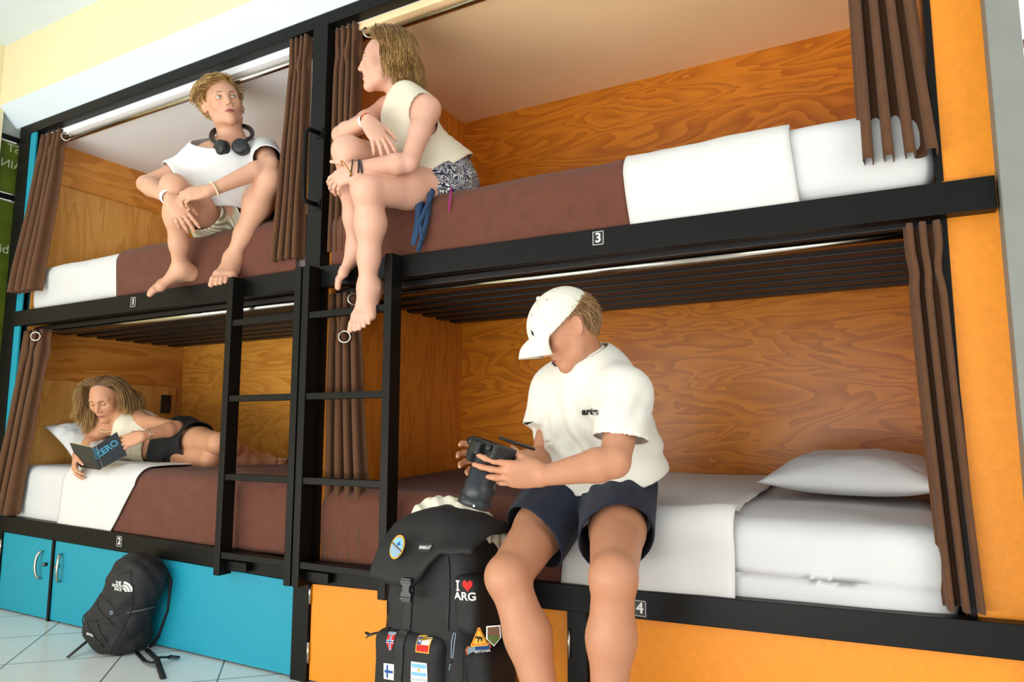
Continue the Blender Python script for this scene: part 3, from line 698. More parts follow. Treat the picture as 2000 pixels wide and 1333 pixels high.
def brows(t, p, m, s=1., w=.0032, lift=0):
    for e in (-1, 1):
        tubeobj('eyebrow', [p(.0935, e*.010, .0185+lift), p(.0935, e*.020, .0225+lift), p(.0885, e*.033, .0245+lift), p(.0765, e*.047, .018+lift)], [w*.8*s, w*s, w*.8*s, w*.3*s], m, t, 8, .6)
def hand(B, w, d, n, left, s=1., curl=(.35, .35, .4, .5), spread=.10, thumb=(.6, .35), wr=.026, tips=None):
    """w wrist, d direction of the palm, n outward direction of the back of the hand; curls in radians per joint"""
    d = nrm(d); n = nrm(np.array(n)-d*(np.array(n)@d)); sd = np.cross(d, n)*(1 if left else -1)      # sd points to the thumb side
    w = np.array(w, float); ks = []
    for i in range(4):
        o = (.030, .010, -.0095, -.0275)[i]; L = (.088, .090, .085, .078)[i]
        k = w+s*(d*L+sd*o*.95-n*(.003 if i in (0, 3) else 0)); ks.append(k)
        B.cone(w+s*(d*.012+sd*o*.55), k, .0135*s, .0105*s, .014, '+', (n, .85))
    B.ell(w+s*(d*.050-n*.004), [d, sd, n], A(.045, .036, .0135)*s, .014)
    for i in range(4):
        Ls = ((.040, .025, .021), (.044, .028, .022), (.041, .026, .021), (.032, .020, .018))[i]
        a = 0; c = curl[i] if not isinstance(curl[i], (tuple, list)) else None; sp = (1.2, .3, -.6, -1.5)[i]*spread
        q = ks[i]; rs = (.0094, .0084, .0077, .0066) if i != 3 else (.0083, .0073, .0067, .0058)
        for j in range(3):
            a += (c if c is not None else curl[i][j])
            dir_ = nrm((d*math.cos(a)-n*math.sin(a))+sd*sp*math.cos(a)); e = q+dir_*Ls[j]*s
            B.cone(q, e, rs[j]*s, rs[j+1]*s, .0045); q = e
    # thumb
    b = w+s*(d*.022+sd*.024-n*.008); out, fl = thumb
    d1 = nrm(d*math.cos(out)+sd*math.sin(out)-n*.25*fl); m1 = b+d1*.042*s; d2 = nrm(d*math.cos(out*.7)+sd*math.sin(out*.7)-n*fl*.9); m2 = m1+d2*.031*s; d3 = nrm(d*math.cos(out*.45)+sd*math.sin(out*.45)-n*fl*1.3)
    B.cone(b, m1, .0145*s, .0110*s, .012); B.cone(m1, m2, .0105*s, .0092*s, .004); B.cone(m2, m2+d3*.024*s, .0092*s, .0074*s, .004)
def foot(B, ank, d, n, left, s=1., toecurl=.15):
    """d direction of the toes, n direction of the instep (up)"""
    d = nrm(d); n = nrm(np.array(n)-d*(np.array(n)@d)); sd = np.cross(d, n)*(-1 if left else 1)*-1   # sd towards the big toe
    a = np.array(ank, float)
    P = lambda x, y, z: a+s*(d*x+sd*y+n*z)
    B.sph(P(-.038, 0, -.042), .029*s, .03); B.cone(P(-.012, 0, -.012), P(-.034, 0, -.045), .034*s, .030*s, .03)
    B.cone(P(.0, .004, -.010), P(.105, .022, -.050), .033*s, .0165*s, .03); B.cone(P(.0, -.006, -.020), P(.095, -.022, -.056), .030*s, .0145*s, .03)
    B.cone(P(-.03, -.010, -.052), P(.09, -.030, -.060), .022*s, .014*s, .02); B.cone(P(.095, -.032, -.058), P(.112, .026, -.054), .0145*s, .0175*s, .02)
    B.sph(P(-.002, .030, -.004), .011*s, .012); B.sph(P(-.006, -.031, -.008), .011*s, .012)
    for i in range(5):
        y = (.031, .011, -.004, -.018, -.031)[i]; L = (.046, .040, .037, .032, .026)[i]; r = (.0135, .0095, .009, .0086, .0082)[i]; x0 = (.118, .122, .118, .110, .100)[i]
        q0 = P(x0, y, -.056); q1 = P(x0+L*.55, y*1.05, -.054-L*.1*toecurl*4); q2 = P(x0+L, y*1.08, -.060-L*toecurl)
        B.cone(q0, q1, r*.95*s, r*.9*s, .006); B.cone(q1, q2, r*.9*s, r*.92*s, .004)
def leg(B, hip, knee, ank, s=1., th=(.082, .068, .052), ca=(.047, .052, .033), back=None):
    hip, knee, ank = (np.array(q, float) for q in (hip, knee, ank))
    if back is None: back = nrm(nrm(hip-knee)+nrm(ank-knee))
    B.cone(hip, hip+(knee-hip)*.5, th[0]*s, th[1]*s, .02); B.cone(hip+(knee-hip)*.5, knee, th[1]*s, th[2]*s, .02)
    B.sph(knee-back*.008, .047*s*(th[2]/.054), .02)
    m = knee+(ank-knee)*.30+back*.018*s; B.cone(knee, m, ca[0]*s, ca[1]*s, .022); B.cone(m, knee+(ank-knee)*.68+back*.008, ca[1]*s, ca[2]*1.1*s, .03)
    B.cone(knee+(ank-knee)*.68+back*.008, ank, ca[2]*1.1*s, ca[2]*.95*s, .03)
def arm(B, sh, el, wr, s=1., up=(.050, .043, .037), fo=(.041, .036, .024)):
    sh, el, wr = (np.array(q, float) for q in (sh, el, wr))
    B.cone(sh, sh+(el-sh)*.45, up[0]*s, up[1]*s, .03); B.cone(sh+(el-sh)*.45, el, up[1]*s, up[2]*s, .016)
    m = el+(wr-el)*.25; B.cone(el, m, up[2]*s, fo[0]*s, .012); B.cone(m, wr, fo[0]*s, fo[2]*s, .010)
def skinmat(name, col, lip='#b4605a', c=None, r=.03, blush=None, marks=()):
    """skin with the lips' own redder tone (and a few small marks) at fixed places"""
    m = mat(name, col, .48, 0, .04, 14, .12, 260, sss=.12, spec=.4); nt = m.node_tree; N = nt.nodes; L = nt.links; b = N['Principled BSDF']
    src = b.inputs['Base Color'].links[0].from_socket
    geo = N.new('ShaderNodeNewGeometry')
    for (c_, fx, R, rad, colr, amt) in marks:
        sub = N.new('ShaderNodeVectorMath'); sub.operation = 'SUBTRACT'; L.new(geo.outputs['Position'], sub.inputs[0]); sub.inputs[1].default_value = tuple(c_)
        acc = None
        for ax_, rr in zip(R, rad):
            dt = N.new('ShaderNodeVectorMath'); dt.operation = 'DOT_PRODUCT'; L.new(sub.outputs[0], dt.inputs[0]); dt.inputs[1].default_value = tuple(np.array(ax_)/rr)
            sq = N.new('ShaderNodeMath'); sq.operation = 'MULTIPLY'; L.new(dt.outputs['Value'], sq.inputs[0]); L.new(dt.outputs['Value'], sq.inputs[1])
            if acc is None: acc = sq
            else:
                ad = N.new('ShaderNodeMath'); ad.operation = 'ADD'; L.new(acc.outputs[0], ad.inputs[0]); L.new(sq.outputs[0], ad.inputs[1]); acc = ad
        mr = N.new('ShaderNodeMapRange'); mr.inputs[1].default_value = 1.25 if fx < .8 else 1.1; mr.inputs[2].default_value = fx; mr.inputs[3].default_value = 0; mr.inputs[4].default_value = amt; L.new(acc.outputs[0], mr.inputs[0])
        mx = N.new('ShaderNodeMix'); mx.data_type = 'RGBA'; L.new(mr.outputs[0], mx.inputs[0]); L.new(src, mx.inputs[6]); mx.inputs[7].default_value = srgb(colr); src = mx.outputs[2]
    L.new(src, b.inputs['Base Color']); return m
def face_marks(p, fr, s=1., lip='#b9605a'):
    f, l, u = fr
    return [(p(.092, 0, -.0685), .85, (f, l, u), A(.012, .022, .0075)*s, lip, .12)]+[(p(.07, e*.044, -.034), .0, (f, l, u), A(.03, .022, .02)*s, '#d98268', .20) for e in (-1, 1)]+[(p(.108, 0, -.036), .0, (f, l, u), A(.016, .014, .014)*s, '#d98268', .22)]
M['eye'] = mat('eye_white', '#e6e0da', .25)
def hairmat(name, dark, light):
    m, nt, b = newmat(name); N = nt.nodes; L = nt.links; tc = N.new('ShaderNodeTexCoord')
    at = N.new('ShaderNodeAttribute'); at.attribute_name = 'tone'
    mx = N.new('ShaderNodeMix'); mx.data_type = 'RGBA'; L.new(at.outputs['Fac'], mx.inputs[0]); mx.inputs[6].default_value = srgb(dark); mx.inputs[7].default_value = srgb(light)
    L.new(mx.outputs[2], b.inputs['Base Color']); setp(b, Roughness=.45); return m
def strands(name, m, parent, roots, rad=(.0035, .0009), n=4, toner=None, seed=0, grad=.6):
    """many thin tapered locks in one mesh; roots = list of point lists of equal length"""
    rnd = random.Random(seed); P = np.array(roots, float); S, k, _ = P.shape
    tv = np.clip(np.array([(toner(q) if toner else rnd.random())+rnd.uniform(-.25, .25) for q in P]), 0, 1)
    T_ = np.empty_like(P); T_[:, 1:-1] = P[:, 2:]-P[:, :-2]; T_[:, 0] = P[:, 1]-P[:, 0]; T_[:, -1] = P[:, -1]-P[:, -2]; T_ /= np.linalg.norm(T_, axis=2, keepdims=True)+1e-9
    U = np.cross(T_, A(.3, .5, .81)); U /= np.linalg.norm(U, axis=2, keepdims=True)+1e-9; W_ = np.cross(T_, U)
    q = np.linspace(0, 1, k); r = rad[0]*(1-q)+rad[1]*q; r[0] *= .6
    ang = 2*np.pi*np.arange(n)/n; V = P[:, :, None, :]+(U[:, :, None, :]*np.cos(ang)[None, None, :, None]+W_[:, :, None, :]*np.sin(ang)[None, None, :, None]*.7)*r[None, :, None, None]
    idx = np.arange(S*k*n).reshape(S, k, n); a0 = idx[:, :-1]; a1 = np.roll(idx, -1, 2)[:, :-1]; b0 = idx[:, 1:]; b1 = np.roll(idx, -1, 2)[:, 1:]
    Q = np.stack([a0, a1, b1, b0], -1).reshape(-1, 4); o = to_mesh(name, V.reshape(-1, 3), Q, m, parent, 0)
    tone = np.repeat((tv[:, None]*(grad+(1-grad)*q[None, :])).reshape(-1), n)
    at = o.data.attributes.new('tone', 'FLOAT', 'POINT'); at.data.foreach_set('value', tone.astype(np.float32)); return o
def bez(a, b, c, d, n=9):
    t = np.linspace(0, 1, n)[:, None]; return (1-t)**3*a+3*(1-t)**2*t*b+3*(1-t)*t*t*c+t**3*d

def stick(o, target, n, off=.001, reach=.08):
    """press a flat emblem onto the surface of target, along -n"""
    bpy.context.view_layer.update(); dg = bpy.context.evaluated_depsgraph_get(); ev = target.evaluated_get(dg); ti = target.matrix_world.inverted(); n = Vector(nrm(n)); nl = (ti.to_3x3() @ n).normalized()
    mw = o.matrix_world; mi = mw.inverted(); base = min((mw @ v.co).dot(n) for v in o.data.vertices)
    for v in o.data.vertices:
        w = mw @ v.co; z = w.dot(n)-base; ok, loc, _, _ = ev.ray_cast(ti @ (w+n*reach), -nl, distance=reach*2.5)
        if ok: v.co = mi @ ((target.matrix_world @ loc)+n*(off+z))
    o.data.update()
def grid_patch(name, w, h, m, o, x, y, parent, thick=.0012, nx=10, ny=8, fn=None):
    """thin patch as a subdivided sheet; fn(u, v) -> keep this cell (u, v in 0..1)"""
    bm = bm_new(); F = frame(o, x, y); G = [[[bm.verts.new(F @ Vector((w*(i/nx-.5), h*(j/ny-.5), k*thick))) for j in range(ny+1)] for i in range(nx+1)] for k in (0, 1)]
    cells = {(i, j) for i in range(nx) for j in range(ny) if fn is None or fn((i+.5)/nx, (j+.5)/ny)}
    for (i, j) in cells:
        bm.faces.new((G[1][i][j], G[1][i+1][j], G[1][i+1][j+1], G[1][i][j+1])); bm.faces.new((G[0][i][j], G[0][i][j+1], G[0][i+1][j+1], G[0][i+1][j]))
        for (di, dj, a, b) in ((-1, 0, (0, 1), (0, 0)), (1, 0, (1, 0), (1, 1)), (0, -1, (0, 0), (1, 0)), (0, 1, (1, 1), (0, 1))):
            if (i+di, j+dj) not in cells:
                p, q = (i+a[0], j+a[1]), (i+b[0], j+b[1]); bm.faces.new((G[0][p[0]][p[1]], G[0][q[0]][q[1]], G[1][q[0]][q[1]], G[1][p[0]][p[1]]))
    bmesh.ops.delete(bm, geom=[v for v in bm.verts if not v.link_faces], context='VERTS'); bmesh.ops.recalc_face_normals(bm, faces=bm.faces)
    return obj(name, bm, m, parent)
# ================================================================== man in the cap, sitting on the edge of bunk 4
def cap_man():
    t = thing('person', (.24, .05, .68), 'person in white cap, white t-shirt and navy shorts sitting on bunk 4, holding camera', 'person')
    HL, HR = A(.325, .07, .700), A(.150, .08, .700); KL, KR = PY(1198, 1128, -.30), PY(992, 1128, -.30)
    AL, AR = A(.41, -.29, .085), A(.315, -.335, .085)
    LS, RS = PY(1226, 772, -.15), PY(1082, 765, -.02); NB = A(.292, -.075, 1.075)
    hc = PY(1107, 643, -.165); hf = (-.68, -.50, -.54); hu = (-.38, -.32, .85); HS = .835
    LE, LW = PY(1200, 903, -.31), PY(1062, 930, -.40)
    RE, RW = PY(1064, 902, -.06), PY(988, 903, -.25)
    fw = nrm(A(-.40, -.90, 0)); sd = nrm(LS-RS)
    B = Body()
    p, fr = head(B, hc, hf, hu, HS, neck_to=NB+A(0, .01, -.02), nr=.054)
    B.cone(NB-A(0, 0, .02), LS+A(0, 0, .005), .042, .043, .04); B.cone(NB-A(0, 0, .02), RS+A(0, 0, .005), .042, .043, .04)
    ch = (LS+RS)/2*.5+A(.235, .05, .86)*.5; B.ell(ch, [sd, np.cross(A(0, 0, 1), sd), A(0, 0, 1)], A(.155, .10, .17), .06)
    B.ell((.24, .09, .78), [A(1, 0, 0), A(0, 1, 0), A(0, 0, 1)], A(.15, .105, .14), .06)
    leg(B, HL, KL, AL, 1.06); leg(B, HR, KR, AR, 1.06)
    foot(B, AL, (.05, -1, 0), (0, 0, 1), True); foot(B, AR, (-.2, -1, 0), (0, 0, 1), False)
    arm(B, LS, LE, LW, 1.0); arm(B, RS, RE, RW, .98)
    hand(B, LW, -RT*.98+UP*.03+FW*.02, -FW*.93-UP*.30, True, .93, curl=((.1, .2, .25), (.12, .2, .2), (.10, .22, .2), (.3, .5, .5)), spread=.11, thumb=(.30, 1.9))
    hand(B, RW, -RT*.9+UP*.18-FW*.1, FW*.9+UP*.15, False, .90, curl=((.3, .5, .5), (.45, .55, .4), (.5, .55, .4), (.6, .6, .4)), spread=.22, thumb=(.5, .8))
    sk = skinmat('skin_tanned', '#b98262', marks=face_marks(p, fr, HS))
    surf('body', B, sk, t, .003)
    # hair at the back and temple under the cap
    roots = []; rnd = random.Random(4); f, l, u = fr
    for i in range(4000):
        a = rnd.uniform(-1.0, 1.0)*math.pi*.62; el = rnd.uniform(-.55, .75)
        if abs(a) > 1.15 and el < -.02+.9*(abs(a)-1.15): continue
        dr = nrm(-f*math.cos(a)*math.cos(el)+l*math.sin(a)*math.cos(el)+u*math.sin(el))
        R_ = 1/math.sqrt((dr@f/.098)**2+(dr@l/.078)**2+(dr@u/.088)**2)*1.015; st = p(-.014, 0, .028)+HS*dr*R_
        tn = nrm(-u-dr*(-u@dr)); tn = nrm(tn+l*math.sin(a)*-.1-f*.25*(abs(a) > .9)+np.array([rnd.gauss(0, .22) for _ in range(3)])); tn = nrm(tn-dr*(tn@dr))
        L = rnd.uniform(.028, .05)*(1 if abs(a) < 1.1 else .6); fl = rnd.uniform(.002, .012)
        roots.append(bez(st-dr*.001, st+tn*L*.35+dr*.007, st+tn*L*.7+dr*.008, st+tn*L+dr*fl, 9))
    strands('hair', hairmat('dark_blond_hair', '#6b4a2a', '#c79d66'), t, roots, (.0014, .0006), 4, lambda q: rnd.random()**1.2, 3)
    brows(t, p, mat('brow_brown', '#7a5434', .8), HS); lips(t, p, HS, '#a9584c')
    # t-shirt
    CO = NB+A(-.015, -.025, .012); CN = nrm(A(-.26, -.42, 1)); T = Body(); T.cone(CO-CN*.062, LS, .064, .062, .04); T.cone(CO-CN*.062, RS, .064, .062, .04); T.cone(CO-CN*.06, CO+CN*.02, .078, .064, .03)
    T.ell(ch+A(0, .0, .01), [sd, np.cross(A(0, 0, 1), sd), A(0, 0, 1)], A(.178, .125, .20), .05)
    T.cone((.205, .03, .88), (.20, .05, .74), .105, .108, .06); T.cone((.31, .03, .88), (.33, .04, .74), .125, .125, .06)
    T.cone((.33, .06, .80), (.36, .09, .70), .115, .105, .05)
    S1 = Body(); le = LS+(LE-LS)*.62+A(0, 0, -.006); S1.cone(LS+A(-.015, 0, .005), le+A(0, .010, -.02), .068, .070, .03)
    S2 = Body(); re = RS+(RE-RS)*.50; S2.cone(RS+A(.01, 0, .005), re+A(-.01, -.01, -.02), .066, .070, .03)
    arn = nrm(LS-LE); arr = nrm(RS-RE)
    sh = mat('cream_white_cotton', '#dfdbcf', .88, 0, .02, 6, .3, 500, sheen=.15)
    o = cloth('t_shirt', [(T, [((.2, .1, .735), (-.12, -.30, 1)), (CO, -CN)]), (S1, [(le, arn*.4+A(.1, 0, 1))]), (S2, [(re, arr+A(0, 0, .4))])], sh, t,
        folds=((ch+A(.03, -.1, -.06), (.85, 0, .40), .085, .0105, .15), ((.30, -.05, .80), (.3, 0, 1), .075, .013, .12), ((.17, -.05, .84), (1, 0, -.5), .07, .010, .11), (LS+A(-.07, 0, -.08), (.8, .2, .6), .05, .010, .09), ((.36, .1, .78), (.2, .2, 1), .055, .011, .12), (RS+A(.05, -.05, -.10), (1, 0, .4), .06, .010, .09), (LS+A(.03, -.05, -.08), (.9, .3, -.5), .05, .007, .08)))
    bm = bm_new(); torus(bm, CO, CN, .067, .0055, 40, 8); obj('collar', bm, sh, t, True)
    # lettering on the left chest
    q = PD(1169, 806, 1); d = ray(1169, 806)
    y0 = None
    dg = bpy.context.evaluated_depsgraph_get(); bpy.context.view_layer.update()
    def hit(u, v):
        r = ray(u, v); ok, loc, nn, _, ob, _ = SC.ray_cast(bpy.context.evaluated_depsgraph_get(), Vector(C0), Vector(nrm(r)), distance=6); return loc, nn
    a, n_ = hit(1143, 803); b, _ = hit(1162, 806); mid = (a+b)/2
    lt = textobj('chest_lettering', 'arte', .026, M['black'], mid+n_*.004, RT, UP*.95-FW*.3, t, .002, .0012); stick(lt, o, -ray(1169, 806), .0022)
    # shorts
    P1 = Body(); P1.ell((.235, .10, .735), np.eye(3), A(.175, .125, .085), .05)
    def leg_tube(H, K, f0, f1, r0, r1, off):
        b = Body(); b.cone(H+off, H+(K-H)*f1*1.1+off, r0, r1, .03); e = H+(K-H)*f1; return b, e, nrm(H-K)
    bl, el, nl = leg_tube(HL, KL, 0, .60, .104, .094, A(0, -.005, .0)); br, er, nr_ = leg_tube(HR, KR, 0, .60, .104, .096, A(0, -.005, .0))
    o = cloth('shorts', [(P1, [((.2, .1, .775), (0, .1, -1))]), (bl, [(el, nl+A(-.35, 0, .0))]), (br, [(er, nr_+A(.45, 0, .1))])], mat('navy_cotton', '#10182c', .9, 0, .12, 20, .4, 500, sheen=.05), t, k=.04,
        folds=((HL+A(0, -.1, .03), (.9, .3, .2), .05, .006, .12), (HR+A(0, -.1, .03), (.9, -.3, .2), .055, .007, .12), ((.235, -.02, .74), (.2, 0, 1), .04, .006, .10)))
    # cap
    CB = Body(); R = [f, l, u]
    CB.ell(p(.002, 0, .034), [nrm(f-u*.25), l, nrm(u+f*.25)], A(.120, .096, .098)*HS, .01)
    cm = mat('cream_cotton_twill', '#dcd9ca', .9, 0, .03, 12, .4, 500); brimn = nrm(u*.97+f*.22)
    cap = cloth('cap', [(CB, [(p(.02, 0, .028), nrm(u*.95+f*.26))])], cm, t, .003, .0034, (), 2)
    # brim: curved tongue
    bm = bm_new(); g = []
    for i in range(17):
        a = -1.05+2.10*i/16; row = []
        for j in range(9):
            q = j/8; r0 = np.array([.0+.108*math.cos(a), .092*math.sin(a), .040-.018*(1-math.cos(a))])
            r1 = np.array([.0+.190*math.cos(a*.95), .080*math.sin(a)/math.sin(1.05), .000-.085*(1-math.cos(a))]); x, y, z = r0*(1-q)+r1*q+np.array([.012, 0, .008])*math.sin(math.pi*q)
            row.append(bm.verts.new(Vector(p(x, y, z))))
        g.append(row)
    for a_, b_ in zip(g, g[1:]):
        for j in range(8): bm.faces.new((a_[j], a_[j+1], b_[j+1], b_[j]))
    br_ = obj('brim', bm, cm, cap, True); md = br_.modifiers.new('thickness', 'SOLIDIFY'); md.thickness = .004
    cf, cu = nrm(f-u*.25), nrm(u+f*.25)
    def cq(a, b): return p(.002, 0, .034)+HS*(cf*.1245*math.cos(b)*math.cos(a)+l*.1005*math.cos(b)*math.sin(a)+cu*.1025*math.sin(b))
    # cap details: button, seams, eyelets, small embroidered emblem
    bm = bm_new(); bmesh.ops.create_uvsphere(bm, u_segments=12, v_segments=8, radius=.007); bm.transform(Matrix.Translation(Vector(cq(0, math.pi/2)))); obj('button', bm, cm, cap, True)
    for a in np.linspace(0, math.pi, 4)[:3]:
        pts = [cq(a, b) for b in np.linspace(.12, math.pi-.5, 30)]
        tubeobj('seam', pts, .0011, cm, cap, 5)
    for a in (.55, -.55, 1.6, -1.6, 2.6):
        bm = bm_new(); b = .95; torus(bm, cq(a, b), f*math.cos(a)*math.cos(b)+l*math.sin(a)+u*math.sin(b), .003, .001, 12, 5); obj('eyelet', bm, mat('eyelet_thread', '#b9b5a2', .8), cap, True)
    b = .42; a = .42; c = cq(a, b); bm = bm_new()
    em = frame(c, l*.91-f*.41, u); poly(bm, [(-.003, -.008), (.001, -.009), (.0025, -.003), (.004, .001), (.0015, .003), (.001, .009), (-.001, .008), (-.002, .002), (-.005, -.001)], .0012, em); obj('emblem', bm, M['black'], cap)
    return t, p, fr
cap_man()
def camera_thing():
    t = thing('camera', PD(955, 905, 1.78), 'black digital camera with long lens held by the person in the cap', 'camera')
    c = PD(955, 897, 1.715); ax = nrm(-UP*.94-RT*.31-FW*.12); h = nrm(-RT*.80-FW*.58+UP*.3); h = nrm(h-ax*(h@ax)); w = np.cross(h, ax); w = w if w@FW > 0 else -w   # lens axis, body width, body height
    def q(a, b, d): return Vector(c+ax*a+w*b+h*d)
    fr = Matrix((tuple(w), tuple(h), tuple(ax))).transposed().to_4x4()
    def bx(name, x0, x1, y0, y1, z0, z1, m, par=t, bev=.004):
        bm = bm_new(); box(bm, x0, x1, y0, y1, z0, z1, bev); mm = fr.copy(); mm.translation = Vector(c); bm.transform(mm); return obj(name, bm, m, par, False)
    blk = mat('camera_black', '#151617', .35, 0, .1, 60, .1, 900); rub = mat('camera_rubber', '#101112', .75, 0, .1, 90, .5, 900)
    sg = -1 if (h@UP) < 0 else 1
    bx('body', -.060, .055, -.036, .036, -.042, -.004, blk, t, .007)
    bx('grip', .030, .062, -.036, .032, -.030, .022, rub, t, .010)
    bx('viewfinder', -.018, .018, .030, .055, -.034, -.002, blk, t, .006)
    s_ = bx('flip_screen', -.040, .040, -.098, -.034, -.060, -.052, blk, t, .003)
    bx('screen_glass', -.036, .036, -.094, -.038, -.0606, -.0598, mat('screen_glass', '#2b3038', .1), s_, 0)
    for (x, r) in ((.040, .010), (.022, .008), (-.040, .009)):
        bm = bm_new(); tube(bm, [q(-.028, x, .034), q(-.028, x, .046)], r, 18); obj('dial', bm, blk, t, True)
    bm = bm_new(); L = [(-.006, .031), (.004, .034), (.022, .034), (.024, .0365), (.060, .0365), (.062, .039), (.094, .039), (.0955, .0378), (.098, .0378), (.0995, .041), (.118, .041), (.120, .037)]
    tube(bm, [q(a, 0, 0) for a, r in L], [r for a, r in L], 36); lens = obj('lens', bm, mat('lens_barrel', '#1b2025', .4, 0, .05, 30), t, True)
    bm = bm_new(); tube(bm, [q(.0975, 0, 0), q(.0985, 0, 0)], .0392, 30); obj('groove', bm, M['black'], lens, True)
    bm = bm_new(); tube(bm, [q(.1195, 0, 0), q(.1205, 0, 0)], .034, 30); obj('front_glass', bm, mat('lens_glass', '#0a0a12', .05), lens, True)
    bm = bm_new(); ce = Vector(c+ax*.108)-Vector(FW*.041); bmesh.ops.create_uvsphere(bm, u_segments=8, v_segments=6, radius=.003); bm.transform(Matrix.Translation(ce)); obj('lens_mark', bm, M['numwhite'], lens, True)
camera_thing()
# ================================================================== man with headphones, sitting on bunk 1
EYE3 = np.eye(3)
def scalp(p, fr, HS, n, rnd, keep, ln, comb, g=.35, curl=.0, wave=60., steps=10, vol=.10, body=(), lift=.18):
    """hair locks that start on the skull, follow the comb direction and then fall, sliding over the skull and neck
    keep / ln / comb take the unit root position v = (forward, left, up)"""
    f, l, u = fr; F_ = np.array([f, l, u]); c0 = p(-.014, 0, .028); rad = A(.098, .078, .087)*HS; dn = A(0, 0, -1.); vs = []
    while len(vs) < n:
        v = np.array([rnd.gauss(0, 1) for _ in range(3)]); v /= np.linalg.norm(v)
        if keep(v): vs.append(v)
    cs = np.array([comb(v) for v in vs], float); L = np.array([ln(v)*rnd.uniform(.80, 1.06) for v in vs]); v = np.array(vs)
    rs = np.random.RandomState(rnd.randrange(9999)); N_ = lambda a: a/(np.linalg.norm(a, axis=1, keepdims=True)+1e-9)
    dr = v@F_; R_ = 1/np.sqrt(((v/rad)**2).sum(1)); x = c0+dr*R_[:, None]*.99; layer = rs.rand(n)*vol
    # neighbouring locks share their waviness
    ph = np.array([noise.noise(Vector(q)*2.6)*9 for q in v])+rs.normal(0, .35, n); d = N_(cs@F_+rs.normal(0, .07, (n, 3))); d = N_(d-dr*(d*dr).sum(1, keepdims=True)*.9+dr*lift)
    side = N_(np.cross(d, dn)+1e-4); st = (L/steps)[:, None]; out = [x.copy()]
    for k in range(steps):
        q = k/steps; w_ = g*(.3+q); d = N_(d*(1-w_)+dn*w_+side*(curl*np.sin(wave*L*q+ph))[:, None]); x = x+d*st
        lv = (x-c0)@F_.T/rad; r = np.linalg.norm(lv, axis=1); m = 1.02+layer*(.35+.65*q); bad = r < m
        x[bad] = c0+(lv[bad]/r[bad, None]*m[bad, None]*rad)@F_
        for (bc, br) in body:
            w = x-bc; r = np.linalg.norm(w, axis=1); b_ = r < br; x[b_] = bc+w[b_]/r[b_, None]*br
        out.append(x.copy())
    return np.stack(out, 1)
def haircap(t, p, fr, HS, cutp, cutn, m, grow=.006):
    """close-fitting base under the locks"""
    f, l, u = fr; B = Body(); B.ell(p(-.014, 0, .028), [f, l, u], A(.098, .077, .087)*HS+grow, .01); B.p[-1:] = B.p[-1:]
    for c, n in zip(cutp, cutn): B.cut(p(*c), f*n[0]+l*n[1]+u*n[2], .006)
    return surf('hair_base', B, m, t, .0045, 2)
